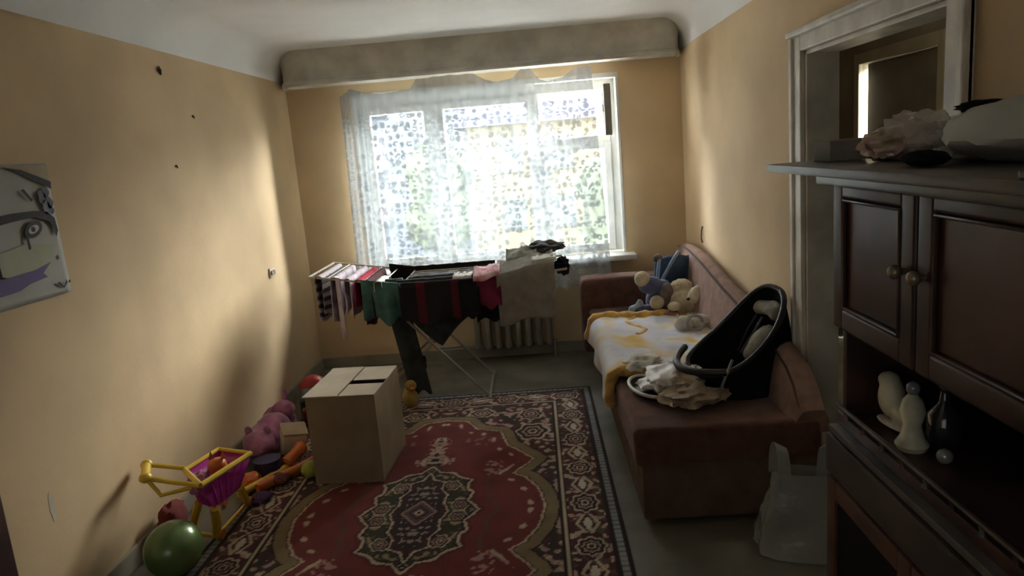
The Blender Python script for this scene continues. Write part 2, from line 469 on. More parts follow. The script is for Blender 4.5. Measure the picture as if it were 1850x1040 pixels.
# ------------------------------------------------------------------ lace curtain
LC = bpy.data.materials.new('white_lace'); LC.use_nodes = True
nt = LC.node_tree; nt.nodes.clear()
def N(t): return nt.nodes.new(t)
out = N('ShaderNodeOutputMaterial'); mx = N('ShaderNodeMixShader'); tp = N('ShaderNodeBsdfTransparent')
df = N('ShaderNodeBsdfDiffuse'); df.inputs[0].default_value = (.78, .83, .87, 1)
tl = N('ShaderNodeBsdfTranslucent'); tl.inputs[0].default_value = (.082, .094, .104, 1)
m2 = N('ShaderNodeMixShader'); m2.inputs[0].default_value = .5
nt.links.new(df.outputs[0], m2.inputs[1]); nt.links.new(tl.outputs[0], m2.inputs[2])
nt.links.new(tp.outputs[0], mx.inputs[1]); nt.links.new(m2.outputs[0], mx.inputs[2]); nt.links.new(mx.outputs[0], out.inputs[0])
tc = N('ShaderNodeTexCoord'); sx = N('ShaderNodeSeparateXYZ'); nt.links.new(tc.outputs['UV'], sx.inputs[0])
def MA(op, a, b=None, c=None):
    n = N('ShaderNodeMath'); n.operation = op
    for i, v in enumerate((a, b, c)):
        if v is None: continue
        if isinstance(v, (int, float)): n.inputs[i].default_value = v
        else: nt.links.new(v, n.inputs[i])
    return n.outputs[0]
U, V_ = sx.outputs[0], sx.outputs[1]
vo = N('ShaderNodeTexVoronoi'); vo.inputs['Scale'].default_value = 19; vo.inputs['Randomness'].default_value = .55
nt.links.new(tc.outputs['UV'], vo.inputs['Vector'])
dots = MA('LESS_THAN', vo.outputs['Distance'], .46)
petal = N('ShaderNodeTexNoise'); petal.inputs['Scale'].default_value = 38; petal.inputs['Detail'].default_value = 1
nt.links.new(tc.outputs['UV'], petal.inputs['Vector'])
pt = MA('GREATER_THAN', petal.outputs['Fac'], .42)
fl = MA('MULTIPLY', dots, pt)
# flower field fades out above z = 2.0 where the net is plain
low = MA('LESS_THAN', V_, 2.03)
fl = MA('MULTIPLY', fl, low)
# horizontal bead rows every 0.22 m
fr = MA('FRACT', MA('DIVIDE', V_, .215)); row = MA('LESS_THAN', fr, .07)
fx = MA('FRACT', MA('DIVIDE', U, .05)); bead = MA('LESS_THAN', fx, .55)
rows = MA('MULTIPLY', MA('MULTIPLY', row, bead), low)
hem = MA('LESS_THAN', V_, .72)
pat = MA('MAXIMUM', MA('MAXIMUM', fl, rows), MA('MULTIPLY', hem, .5))
fac = MA('ADD', MA('MULTIPLY', pat, .27), .66)
nt.links.new(fac, mx.inputs[0])
TOPS = [(-1.43, 2.20), (-1.35, 2.245), (-1.25, 2.21), (-1.1, 2.19), (-.9, 2.205), (-.84, 2.275), (-.6, 2.285), (-.40, 2.28), (-.31, 2.225), (-.22, 2.205), (-.1, 2.225), (-.04, 2.283), (.03, 2.283), (.09, 2.20), (.16, 2.175), (.28, 2.20), (.37, 2.262), (.49, 2.262)]
def curt(u, v):
    x = -1.44 + u * 1.93
    zt = interp(TOPS, x); zb = .575 + .24 * (1 - smoothstep(-.35, .0, x)) + .012 * math.sin(x * 60)
    z = zt + (zb - zt) * v
    xx = x + .075 * v * smoothstep(.0, .49, x) - .03 * v * (1 - smoothstep(-1.44, -.9, x))
    y = YB - .190 + .016 * math.sin(u * 95 + math.sin(v * 3) * .8) + .008 * math.sin(u * 41 + 1)
    if u < .09: y += .012 * math.sin(u * 260)
    return (xx, y, z)
bm = grid(B(), 260, 60, curt, lambda u, v: (curt(u, v)[0], curt(u, v)[2]))
cu = mk('lace_curtain', bm, LC, smooth='all', recalc=False)
tag(cu, 'white flowered lace curtain hanging from the pelmet across the window', 'curtain')

# ------------------------------------------------------------------ rug
def make_rug():
    cx, cy, hw, hl = -.672, 3.186, .957, 1.69
    step = .0075
    nx, ny = int(2 * hw / step), int(2 * hl / step)
    RED, MAR, DK, TAN, BG, OL, GREY, PINK = (.150, .028, .026), (.068, .018, .022), (.022, .013, .012), (.20, .145, .075), (.42, .34, .24), (.085, .060, .034), (.22, .23, .23), (.34, .20, .17)
    field = [(0, 1.19), (.13, 1.16), (.20, 1.02), (.35, .96), (.40, .74), (.46, .67), (.55, .535), (.44, .37), (.51, .31), (.575, .18), (.605, 0)]
    med = [(0, .52), (.06, .44), (.13, .42), (.18, .36), (.235, .33), (.225, .24), (.255, .17), (.235, .10), (.30, 0)]
    inn = [(0, .42), (.03, .34), (.09, .31), (.075, .24), (.115, .17), (.105, .09), (.135, 0)]
    def dens(poly):
        o = []
        for (a, b) in zip(poly[:-1], poly[1:]):
            for k in range(6):
                t = k / 6; o.append((a[0] + (b[0] - a[0]) * t, a[1] + (b[1] - a[1]) * t))
        return o + [poly[-1]]
    def sd(poly, u, v):
        # signed distance (inside negative) to a quadrant outline that closes on the axes
        best = 9; inside = False
        n = len(poly)
        pts = poly + [(0, 0)]
        for i in range(n - 1):
            ax, ay = poly[i]; bx, by = poly[i + 1]
            dx, dy = bx - ax, by - ay
            t = max(0, min(1, ((u - ax) * dx + (v - ay) * dy) / (dx * dx + dy * dy)))
            d = math.hypot(u - ax - dx * t, v - ay - dy * t)
            if d < best: best = d
        j = len(pts) - 1
        for i in range(len(pts)):
            xi, yi = pts[i]; xj, yj = pts[j]
            if (yi > v) != (yj > v) and u < (xj - xi) * (v - yi) / (yj - yi) + xi: inside = not inside
            j = i
        return -best if inside else best
    def ro(u, v, c, rx, ry, n=8):
        # rosette: returns colour or None
        dx, dy = (u - c[0]) / rx, (v - c[1]) / ry
        r = math.hypot(dx, dy)
        if r > 1.08: return None
        a = math.atan2(dy, dx)
        rr = r / (1 + .10 * math.cos(n * a))
        if rr > 1: return None
        if rr > .84: return BG
        if rr > .62: return DK
        if rr > .46: return PINK
        if rr > .30: return DK
        if rr > .16: return BG
        return MAR
    def speck(u, v, s, thr, seed=0):
        return noise.noise(Vector((u * s + seed, v * s, seed * 1.7))) > thr
    cols = []
    verts = []; faces = []
    for j in range(ny + 1):
        y = -hl + 2 * hl * j / ny
        for i in range(nx + 1):
            x = -hw + 2 * hw * i / nx
            verts.append((x, y, 0))
            u, v = abs(x), abs(y)
            d = min(hw - u, hl - v)
            w = noise.noise(Vector((u * 30, v * 30, 3))) * .008
            c = None
            if d < .016: c = DK  # black edging, with the shadow along the rim painted in
            elif d < .052:
                s = (v if hw - u < hl - v else u)
                c = GREY if (int(s / .012) % 3) and .022 < d else (.12, .12, .12)
            elif d < .07: c = DK
            elif d < .245:
                along, cc = (v, d) if hw - u < hl - v else (u, d)
                c = MAR
                per = .385
                k = round(along / per)
                g = ro(cc, along, (.158, k * per), .066, .095 if k % 2 == 0 else .075)
                if g: c = g
                else:
                    # angular leaf between the rosettes
                    q = abs(along - (math.floor(along / per) + .5) * per)
                    tw = abs(cc - .158)
                    if q < .085 and abs(tw - (.05 - q * .45)) < .008: c = BG
                    elif q < .05 and tw < .022 - q * .3: c = (.5, .45, .36)
                    elif speck(along, cc, 34, .30, 5): c = PINK if speck(along, cc, 60, 0, 2) else BG
                    elif speck(along, cc, 22, .22, 9): c = OL
            elif d < .255: c = DK
            elif d < .268: c = BG
            elif d < .280: c = DK
            else:
                s = sd(field, u, v) + w
                if s > 0:
                    if s < .012: c = BG
                    elif s < .075: c = TAN if s > .02 else OL
                    elif s < .085: c = DK
                    else:
                        c = DK
                        g = ro(u, v, (.55, .93), .10, .13, 6) or ro(u, v, (.54, 1.22), .08, .10, 8) or ro(u, v, (.22, 1.29), .085, .075, 6)
                        if g: c = g
                        elif speck(u, v, 26, .14, 1): c = BG if speck(u, v, 50, .05, 4) else PINK
                        elif speck(u, v, 18, .12, 7): c = (.10, .022, .03)
                        else: c = (.045, .030, .026)
                else:
                    c = RED
                    # pale beads just inside the outline
                    if -.075 < s < -.045:
                        a = math.atan2(v, u * 1.9) * 26 * 1.6
                        if math.sin(a) > .15 + abs(s + .060) * 55: c = PINK if math.sin(a) < .75 else BG
                    m = sd(med, u, v) + w
                    if m < 0:
                        if m > -.014: c = BG
                        elif m > -.026: c = DK
                        else:
                            n_ = sd(inn, u, v) + w
                            if n_ > 0:
                                c = (.040, .034, .022)
                                g = ro(u, v, (.195, .06), .045, .06, 6) or ro(u, v, (.13, .27), .05, .055, 6) or ro(u, v, (0, .475), .03, .035, 5)
                                if n_ < .010: c = BG
                                elif n_ < .02: c = DK
                                elif g: c = g
                                elif speck(u, v, 34, .14, 11): c = (.26, .20, .13)
                                elif speck(u, v, 20, .2, 12): c = (.08, .10, .05)
                            else:
                                c = (.032, .018, .022)
                                rr = u / .09 + v / .125
                                if n_ > -.022 and speck(u, v, 60, .0, 8): c = MAR
                                if rr < 1: c = (.10, .06, .07)
                                if .86 < rr < 1: c = PINK
                                if .44 < rr < .56: c = DK
                                if math.hypot(u / .022, v / .026) < 1: c = BG
                                if math.hypot(u / .011, v / .013) < 1: c = DK
                                if n_ < -.03 and rr > 1.1 and speck(u, v, 40, .15, 6): c = (.28, .22, .18)
                    elif m < .02: c = (.10, .022, .022)
                    else:
                        # finial above and below the medallion
                        fin = abs(u - (.045 + .035 * math.sin((v - .52) * 22)) * (1 - (v - .52) / .5)) if .52 < v < .92 else 9
                        if fin < .012 or (fin < .045 and speck(u, v, 44, .12, 21)): c = BG if speck(u, v, 60, .1, 22) else PINK
                        elif .52 < v < .9 and u < (.045 + .035 * math.sin((v - .52) * 22)) * (1 - (v - .52) / .5):
                            c = DK if not speck(u, v, 40, .1, 3) else BG
                        # small sprays
                        sp = math.hypot((u - .34) / .055, (v - .46) / .10)
                        if sp < 1 and speck(u, v, 36, .08, 14): c = PINK
                        sp = math.hypot((u - .24) / .10, (v - .83) / .07)
                        if sp < 1 and speck(u, v, 36, .1, 15): c = (.24, .10, .085)
                        # faint tendril ring round the medallion sides
                        if abs(m - .085) < .010 and u > v * .9: c = (.10, .045, .035)
            # wool: worn and slightly uneven dye
            q = 1 + .22 * noise.noise(Vector((x * 9, y * 9, 1))) + .18 * noise.noise(Vector((x * 90, y * 90, 5)))
            cols.extend((c[0] * q, c[1] * q, c[2] * q, 1))
    for j in range(ny):
        for i in range(nx):
            a = j * (nx + 1) + i
            faces.append((a, a + 1, a + nx + 2, a + nx + 1))
    me = bpy.data.meshes.new('rug'); me.from_pydata(verts, [], faces)
    at = me.color_attributes.new('weave', 'FLOAT_COLOR', 'POINT'); at.data.foreach_set('color', cols)
    m = bpy.data.materials.new('patterned_wool'); m.use_nodes = True; t = m.node_tree; b = t.nodes['Principled BSDF']
    ca = t.nodes.new('ShaderNodeVertexColor'); ca.layer_name = 'weave'
    t.links.new(ca.outputs[0], b.inputs['Base Color']); b.inputs['Roughness'].default_value = .95; b.inputs['Specular IOR Level'].default_value = .1
    b.inputs['Sheen Weight'].default_value = .1
    me.materials.append(m)
    o = bpy.data.objects.new('patterned_rug', me); o.location = (cx, cy, .012); link(o)
    solid(o, .010, -1)
    tag(o, 'red and maroon medallion rug with beige scrolls on the floor', 'rug')
make_rug()

# ------------------------------------------------------------------ drying rack with laundry
RY0, RY1 = 4.75, 5.38
def rz(x):
    return .855 + (.10 * (-.95 - x) / .6 if x < -.95 else 0) + (.03 * (x + .25) / .45 if x > -.25 else 0)
rk = empty('drying_rack', (-.7, 5.06, 0), 'folding metal clothes drying rack standing in front of the window', 'drying rack')
def rel(o, root):
    o.matrix_parent_inverse = root.matrix_world.inverted() if False else Matrix.Translation(-root.location)
    return o
bm = B()
xs = (-.95, -.25)
tube(bm, [(xs[0], RY0, .855), (xs[1], RY0, .855), (xs[1], RY1, .855), (xs[0], RY1, .855)], .008, closed=True)
rel(mk('frame', bm, METAL, rk, True), rk)
for (a, b) in ((-.96, -1.565), (-.24, .17)):
    bm = B(); tube(bm, [(a, RY0, rz(a)), (b, RY0, rz(b)), (b, RY1, rz(b)), (a, RY1, rz(a))], .008)
    wg = rel(mk('wing', bm, METAL, rk, True), rk)
    bm = B()
    for k in range(1, 5):
        x = a + (b - a) * k / 5; tube(bm, [(x, RY0, rz(x)), (x, RY1, rz(x))], .004, 6)
    mk('wires', bm, METAL, wg, True)
bm = B()
for k in range(1, 8):
    y = RY0 + (RY1 - RY0) * k / 8; tube(bm, [(xs[0], y, .855), (xs[1], y, .855)], .004, 6)
rel(mk('wires', bm, METAL, rk, True), rk)
for (a, b, y0, y1) in ((-1.22, -.42, RY0 + .06, RY1 - .06), (-.28, -1.25, RY0 + .10, RY1 - .10)):
    for y in (y0, y1):
        za = .848
        rel(mk('leg', tube(B(), [(a, y, rz(a) if a < -1 else za), (b, y, .012)], .010), METALD, rk, True), rk)
    rel(mk('foot_bar', tube(B(), [(b, y0 - .05, .012), (b, y1 + .05, .012)], .011), METALD, rk, True), rk)

def drape(name, p0, p1, la, lb, mat_, label, cat='garment', depth=0.0, hump=0.0, gap=.018, amp=.018, freq=26, seed=1, hem=.03, t=.004, taper=0.0, group=None, zf=None, lean=0.0, scallop=None, side=.0):
    """cloth over a rail p0->p1: front hang la (towards -n), optional flat depth, back hang lb"""
    p0, p1 = Vector(p0), Vector(p1)
    d = p1 - p0; L = d.length; a = d.normalized(); n = Vector((-a.y, a.x, 0)).normalized()   # n points left of the rail: +y for +x rails
    nu = max(10, int(L / .014)); nv = 44
    rng = random.Random(seed); ph = [rng.uniform(0, 6.28) for _ in range(4)]
    ztop = .014
    def fn(u, v):
        tot = la * (1 + 0) + depth + lb
        s = v * tot
        laf = la
        hu = 1 + hem * math.sin(u * 9 + ph[0]) / max(la, .05) * .6 + (scallop(u) if scallop else 0)
        w = amp * (math.sin(u * L * freq + ph[1]) + .5 * math.sin(u * L * freq * 2.1 + ph[2]))
        x = u * L
        if s < la:
            k = (la - s) / la            # 1 at the hem
            off = -gap - w * k - lean * k; z = -(la - s) * hu
            x = x + (.5 - u) * L * taper * k + side * k
        elif s < la + depth:
            k = (s - la) / max(depth, 1e-6)
            off = k * depth - gap * (1 - k); z = ztop + hump * math.sin(PI * min(1, k * 1.05)) * (.75 + .5 * noise.noise(Vector((u * 3, k * 3, seed)))) + .012 * noise.noise(Vector((u * 9, k * 6, seed)))
        else:
            k = (s - la - depth) / max(lb, 1e-6)
            off = depth + gap + w * k; z = -(s - la - depth) * (1 + hem * math.sin(u * 7 + ph[3]))
            x = x + (.5 - u) * L * taper * k
        if depth == 0 and abs(s - la) < .02: z = ztop - .3 * abs(s - la); off = (s - la) / .02 * gap
        P = p0 + a * x + n * off
        base = (zf(P.x) if zf else (p0.z + d.z * u))
        z += .004 * noise.noise(Vector((x * 20, s * 20, seed)))
        return Vector((P.x, P.y, base + z))
    bm = grid(B(), nu, nv, fn, lambda u, v: (u * L, v * (la + depth + lb)))
    o = mk(name, bm, mat_, smooth='all', recalc=False)
    solid(o, t)
    tag(o, label, cat, group or 'laundry on the drying rack')
    return o

C_STR = stripes('grey_white_stripes', [(.50, .47, .50), (.10, .085, .09)], .06, 1)
C_LIL = patches('white_lilac_print', [(.26, .20, .27), (.60, .52, .60), (.70, .66, .70)], 9)
C_RED = mat('crimson_cotton', (.38, .03, .055), .9, .15, 9, spec=.1)
C_MAR = mat('dark_maroon_cotton', (.075, .022, .025), .9, .15, 9, spec=.1)
C_TEAL = mat('teal_cotton', (.075, .165, .155), .9, .18, 10, spec=.1)
C_BLK = mat('black_cotton', (.016, .016, .019), .9, .2, 9, spec=.1)
C_DST = stripes('black_maroon_broad_stripes', [(.020, .018, .022), (.020, .018, .022), (.095, .018, .030), (.020, .018, .022)], .235, 0)
C_BRG = mat('burgundy_cotton', (.17, .025, .055), .9, .2, 9, spec=.1)
C_PNK = patches('pink_white_print', [(.50, .13, .20), (.72, .45, .50), (.70, .62, .62)], 14)
C_GRY = mat('grey_towel_terry', (.30, .28, .25), .95, .08, 14, bump=.5, bscale=140, spec=.05)
C_OLV = mat('grey_green_cloth', (.30, .32, .28), .9, .1, 9)
C_DGR = mat('charcoal_cloth', (.075, .075, .085), .9, .2, 9)
C_WHT = mat('white_cotton', (.68, .68, .64), .9, .06, 9)
C_DTR = mat('dark_green_grey_trousers', (.035, .045, .045), .9, .2, 9)

xw = lambda x: (x, RY0 - .01, rz(x)), 
def cross(x, y0=RY0 - .015, y1=RY1 - .10): return (x, y0, rz(x)), (x, y1, rz(x))
p, q = cross(-1.50); drape('striped_shirt', q, p, .31, .26, C_STR, 'grey and white striped shirt at the left end of the rack', seed=3, amp=.010, gap=.024)
p, q = cross(-1.40); drape('printed_blouse', q, p, .30, .24, C_LIL, 'white and lilac printed blouse hanging next to the striped shirt', seed=4, amp=.010, gap=.020)
p, q = cross(-1.31); drape('printed_nightdress', q, p, .22, .26, C_LIL, 'pale lilac printed top pressed against the crimson shirt', seed=5, amp=.010, gap=.020)
p, q = cross(-1.235); drape('crimson_shirt', q, p, .16, .18, C_RED, 'crimson shirt hung over the left wing of the rack', seed=6, amp=.012, gap=.022)
p, q = cross(-1.175); drape('maroon_dress', q, p, .31, .28, C_MAR, 'dark maroon dress beside the crimson shirt', seed=7, amp=.008, gap=.022)
p, q = cross(-1.10, RY0 - .02, RY0 + .22); drape('white_cloth', q, p, .07, .07, C_WHT, 'small crumpled white cloth left of the teal shirt', 'cloth', seed=8, amp=.010, gap=.026)
drape('belt', (-1.385, RY0 - .004, rz(-1.385)), (-1.355, RY0 - .004, rz(-1.355)), .40, .05, C_LIL, 'narrow lilac tie hanging below the printed blouse', 'belt', seed=2, amp=.002, gap=.01)
R0 = RY0
drape('teal_shirt', (-1.215, R0, .86), (-.95, R0, .86), .255, .10, C_TEAL, 'teal shirt folded over the front rail of the rack', seed=9, amp=.020, freq=34, scallop=lambda u: .08 * math.sin(u * 12), zf=rz)
drape('striped_blanket', (-.965, R0, .86), (-.545, R0, .86), .265, .12, C_DST, 'black cloth with broad dark maroon stripes on the front rail', 'blanket', seed=10, amp=.012, freq=20, zf=rz)
drape('black_skirt', (-.56, R0 - .006, .86), (-.42, R0 - .006, .86), .25, .10, C_BLK, 'black skirt between the striped cloth and the burgundy top', 'skirt', seed=11, amp=.012, zf=rz)
drape('burgundy_top', (-.435, R0 - .012, .86), (-.275, R0 - .012, .86), .19, .12, C_BRG, 'burgundy top hung beside the grey towel', 'top', seed=12, amp=.014, zf=rz)
drape('black_leggings', (-.46, R0 + .05, .862), (-.28, R0 + .05, .862), .29, .10, C_BLK, 'black leggings hanging behind the burgundy top', 'leggings', seed=13, amp=.01, zf=rz)
drape('grey_towel', (-.30, R0 - .015, .87), (.09, R0 - .015, .87), .34, .18, C_GRY, 'large grey towel spread over the right wing of the rack', 'towel', depth=.56, hump=.075, seed=14, amp=.013, freq=13, gap=.022, zf=lambda x: rz(x) + .010 + .035 * smoothstep(-.3, 0, x), hem=.02, scallop=lambda u: -.03 * (1 - u))
drape('grey_green_shirt', (-.235, R0 + .17, .90), (-.02, R0 + .17, .90), .05, .04, C_OLV, 'grey green shirt crumpled on top of the grey towel', depth=.22, hump=.060, seed=15, amp=.008, zf=lambda x: rz(x) + .082)
drape('white_vest', (-.06, R0 + .03, .90), (.11, R0 + .03, .90), .012, .02, C_WHT, 'white vest showing under the charcoal jumper', 'vest', depth=.17, hump=.012, seed=17, amp=.004, zf=lambda x: rz(x) + .072)
drape('pink_pyjamas', (-.455, R0 - .02, .87), (-.275, R0 - .02, .87), .015, .10, C_PNK, 'pink and white printed pyjamas on top of the rack beside the towel', 'pyjamas', depth=.30, hump=.045, seed=19, amp=.01, zf=lambda x: rz(x) + .004 + .03 * smoothstep(-.45, -.28, x))
drape('black_trousers', (-1.14, RY1 - .02, .87), (-.34, RY1 - .02, .87), .05, .30, C_BLK, 'long black trousers over the back rail before the window', 'trousers', seed=20, amp=.008, zf=lambda x: rz(x) + .02)
drape('grey_leggings', (-.92, R0 + .17, .866), (-.50, R0 + .17, .866), .05, .22, C_DGR, 'charcoal leggings laid along the middle wires of the rack', 'leggings', seed=21, amp=.008, depth=.10)
drape('white_towel', (-.60, R0 + .05, .866), (-.47, R0 + .05, .866), .02, .05, C_WHT, 'folded white cloth lying on the middle of the rack', 'cloth', seed=22, amp=.006, depth=.15)
# dark trousers hanging low, and a dark cloth pulled to a point
drape('dark_trousers', (-1.11, R0 + .11, .866), (-.955, R0 + .11, .866), .80, .25, C_DTR, 'dark green grey trousers hanging almost to the floor', 'trousers', seed=23, amp=.010, gap=.02, side=.13, t=.02, taper=.05)
drape('pointed_shawl', (-.99, R0 + .07, .866), (-.46, R0 + .07, .866), .25, .12, C_DTR, 'dark green shawl drooping to a point below the rack', 'shawl', seed=24, amp=.008, gap=.02, scallop=lambda u: .85 * max(0, 1 - abs(u - .52) * 2.4))

# ------------------------------------------------------------------ radiator under the sill
rd = empty('radiator', (-.3, 5.72, 0), 'cast iron radiator under the window sill behind the rack', 'radiator')
first = None
for k in range(8):
    if first is None:
        bm = B()
        for dy in (-.05, .05):
            tube(bm, [(0, dy, .13), (0, dy, .62)], .024, 10)
        ell(bm, (0, 0, .62), (.032, .085, .035)); ell(bm, (0, 0, .13), (.032, .085, .035))
        first = rel(mk('section', bm, IRON, rd, True), Vector and bpy.data.objects.new('tmp', None)) if False else mk('section', bm, IRON, rd, True)
        s = first
    else:
        s = first.copy(); COL.objects.link(s); s.parent = rd
    s.location = (-.25 + k * .083, 0, 0)
mk('pipe', tube(B(), [(-.6, 0, .14), (-.25, 0, .14)], .013), IRON, rd, True)
mk('pipe', tube(B(), [(.33, 0, .14), (.37, 0, .14), (.37, 0, .0)], .013), IRON, rd, True)

# ------------------------------------------------------------------ sofa
sf = empty('sofa_bed', (.77, 4.1, 0), 'long reddish brown sofa bed along the right wall', 'sofa')
SX0, SX1, SY0, SY1 = .345, 1.17, 2.93, 5.36
rel(mk('base', box(B(), SX0 + .03, SX1, SY0 + .02, SY1, .03, .29, .015), SOFASIDE, sf, True), sf)
def soft_box(x0, x1, y0, y1, z0, z1, bev, n=10, wob=.006):
    b = box(B(), x0, x1, y0, y1, z0, z1, bev, 4)
    bmesh.ops.subdivide_edges(b, edges=[e for e in b.edges if e.calc_length() > .2], cuts=n, use_grid_fill=True)
    for v in b.verts:
        v.co += Vector((noise.noise(v.co * 4) * wob, noise.noise(v.co * 4 + Vector((5, 0, 0))) * wob, noise.noise(v.co * 3 + Vector((0, 9, 0))) * wob))
    return b
rel(mk('seat_cushion', soft_box(SX0, SX1 - .02, SY0, SY1, .285, .462, .035), SOFA, sf, True), sf)
pp_ = [(SX0 + .01, SY0 + .004, .30), (SX1 - .03, SY0 + .004, .30)]
# backrest along the wall: leaning, lower towards the near end
bm = B(); rings = []
prof_y = [(2.94, .50), (3.0, .57), (3.1, .645), (3.3, .70), (3.7, .755), (4.2, .80), (4.7, .865), (5.1, .90), (5.30, .905), (5.52, .89)]
for k in range(31):
    y = 2.935 + (5.52 - 2.935) * k / 30
    zt = interp(prof_y, y)
    xf = 1.00; rg = []
    for (dx, dz) in ((0, 0), (.01, .25), (.035, .55), (.055, .80), (.068, .93), (.09, .985), (.12, 1.0), (.145, .985), (.16, .95), (.175, .5), (.18, 0)):
        z = .40 + (zt - .40) * dz
        rg.append((xf + dx + .004 * noise.noise(Vector((y * 6, dz * 3, 1))), y, z))
    rings.append(rg)
loft(bm, rings)
back = rel(mk('backrest', bm, SOFAB, sf, True), sf)
bm = B()
tube(bm, [(xp, y, interp(prof_y, y) - dz) for (xp, dz) in ((1.062, .022),) for y in [2.96 + k * .085 for k in range(31)]], .006, 6)
mk('piping', bm, PIPING, back, True).matrix_parent_inverse = Matrix()
# far end bolster against the back wall
arm = rel(mk('end_bolster', soft_box(.29, 1.175, SY1 + .0, SY1 + .24, .10, .685, .06), SOFA, sf, True), sf)

# cot blanket, half over the front edge
def blanket(u, v):
    # u across (x), v along (y 3.55 .. 4.95)
    y = 3.62 + v * 1.22 - .10 * u * (1 - v)
    s = u * .92
    over = .17
    wv = .016 * noise.noise(Vector((s * 7, y * 5, 2))) + .008 * noise.noise(Vector((s * 16, y * 14, 2)))
    rr = .055; arc = rr * PI / 2
    if s < over - arc:
        k = (over - arc - s)
        return Vector((.316 - .02 * math.sin(v * 14) * min(1, k * 12) - .3 * wv, y, .486 - rr - k * (.9 + .45 * (1 - v) + .1 * math.sin(v * 9))))
    if s < over:
        a = (over - s) / rr
        return Vector((.316 + rr - rr * math.sin(a), y + .03 * math.sin(over * 9) * (1 - a / (PI / 2)), .486 - rr + rr * math.cos(a) + (abs(wv) + .008) * (1 - a / (PI / 2))))
    return Vector((.316 + rr + (s - over), y + .03 * math.sin(s * 9), .484 + abs(wv) + .010))
bm = grid(B(), 60, 70, blanket, lambda u, v: (u, v))
BLK = patches('white_lilac_fleece', [(.62, .40, .10), (.66, .52, .26), (.62, .62, .66), (.56, .58, .68), (.66, .64, .60), (.64, .44, .13)], 3.2)
bl = mk('cot_blanket', bm, BLK, smooth='all', recalc=False); solid(bl, .012, 1)
tag(bl, 'white and pale lilac blanket with mustard border spread on the sofa', 'blanket')
def edge(v, us=None):
    return [blanket(u / 30, v) + Vector((0, 0, .008)) for u in range(31)]
mk('border', tube(B(), edge(0), [.030 + .006 * math.sin(k * 2.1) for k in range(31)], 12), YBLANK, bl, 'all')
mk('border', tube(B(), edge(1), [.036 + .006 * math.sin(k * 1.7) for k in range(31)], 12), YBLANK, bl, 'all')
bm = B(); tube(bm, [blanket(.42 + .05 * math.sin(k), k / 20) + Vector((0, 0, .006)) for k in range(12, 21)], .016, 8)
mk('yellow_fold', bm, YBLANK, bl, True)

# ------------------------------------------------------------------ plush toys at the far end of the sofa
z0 = .465
e = empty('plush_elephant', (.80, 4.98, z0), 'slate blue plush elephant with cream pompom sitting on the sofa', 'plush toy')
blob('body', [((.02, .02, .10), (.10, .085, .11)), ((.03, -.02, .19), (.075, .07, .07)), ((.10, -.01, .06), (.06, .05, .06))], BLUEPL, e)
blob('head', [((-.05, -.03, .225), (.085, .07, .065)), ((.0, -.03, .20), (.06, .05, .05))], BLUEPL, e)
blob('snout', [((.055, -.07, .15), (.055, .05, .095))], MAUVE, e)
for c, lab in (((-.105, -.05, .275), .055), ((-.02, -.11, .115), .050)):
    mk('pompom', ell(B(), c, (lab, lab, lab)), CREAMPL, e, smooth='all')
blob('leg', [((-.09, -.05, .05), (.09, .04, .045))], BLUEPL, e)
blob('leg', [((.03, -.12, .035), (.05, .06, .035))], NAVY, e)
blob('foot', [((-.16, -.03, .055), (.055, .035, .04)), ((-.13, -.05, .09), (.03, .02, .05))], LBLUE, e)
e = empty('blue_cushion', (.985, 5.14, z0), 'dark blue cushion with pale blue ties propped in the sofa corner', 'cushion')
blob('cover', [((-.02, 0, .27), (.16, .065, .13)), ((-.12, .0, .33), (.055, .045, .055)), ((.10, .0, .33), (.06, .045, .06)), ((.11, 0, .19), (.055, .045, .05)), ((-.02, .0, .12), (.13, .06, .12))], NAVY, e, lump=.02, ls=12)
for pts in ([(-.17, -.09, .12), (-.13, -.11, .25), (-.05, -.10, .38), (.0, -.03, .42)], [(-.17, -.09, .12), (-.165, -.10, .26), (-.14, -.06, .40)]):
    bm = B(); tube(bm, pts, .013, 8); mk('strap', bm, LBLUE, e, True)
blob('bow', [((-.15, -.05, .385), (.035, .03, .035))], MAUVE, e, vox=.008); blob('button', [((.0, -.02, .405), (.02, .02, .02))], MAUVE, e, vox=.006)
e = empty('plush_lamb', (.98, 4.86, z0), 'cream plush lamb lying beside the dark blue cushion', 'plush toy')
blob('body', [((.0, .03, .10), (.12, .09, .10)), ((.07, 0, .08), (.075, .08, .085)), ((-.02, .06, .20), (.08, .06, .06))], CREAMPL, e, lump=.02)
blob('head', [((.07, -.10, .175), (.075, .06, .065)), ((.015, -.10, .15), (.035, .04, .035))], CREAMPL, e, lump=.012)
for c in ((-.10, -.08, .10), (.03, -.12, .03), (.10, -.12, .03), (-.10, -.04, .04)):
    blob('paw', [(c, (.050, .040, .033))], CREAMPL, e)
mk('nose', ell(B(), (-.015, -.13, .155), (.012, .010, .010)), BLACKP, e, smooth='all')
e = empty('pink_plush_mouse', (.86, 4.80, z0), 'small dusty pink plush lying below the cream lamb', 'plush toy')
blob('body', [((0, 0, .035), (.07, .05, .035)), ((-.07, 0, .03), (.03, .03, .027))], mat('faded_pink_plush', (.38, .22, .20), .9, .15, 12, bump=.4, bscale=90), e)
mk('ear', ell(B(), (-.075, .01, .062), (.018, .006, .018)), PINKPL, e, smooth='all')
e = empty('plush_cat', (.86, 4.40, z0 + .03), 'white plush cat lying on the yellow blanket near the car seat', 'plush toy')
blob('body', [((.10, .04, .04), (.10, .06, .05))], WHITEPL, e)
blob('head', [((0, -.02, .05), (.062, .055, .052))], WHITEPL, e)
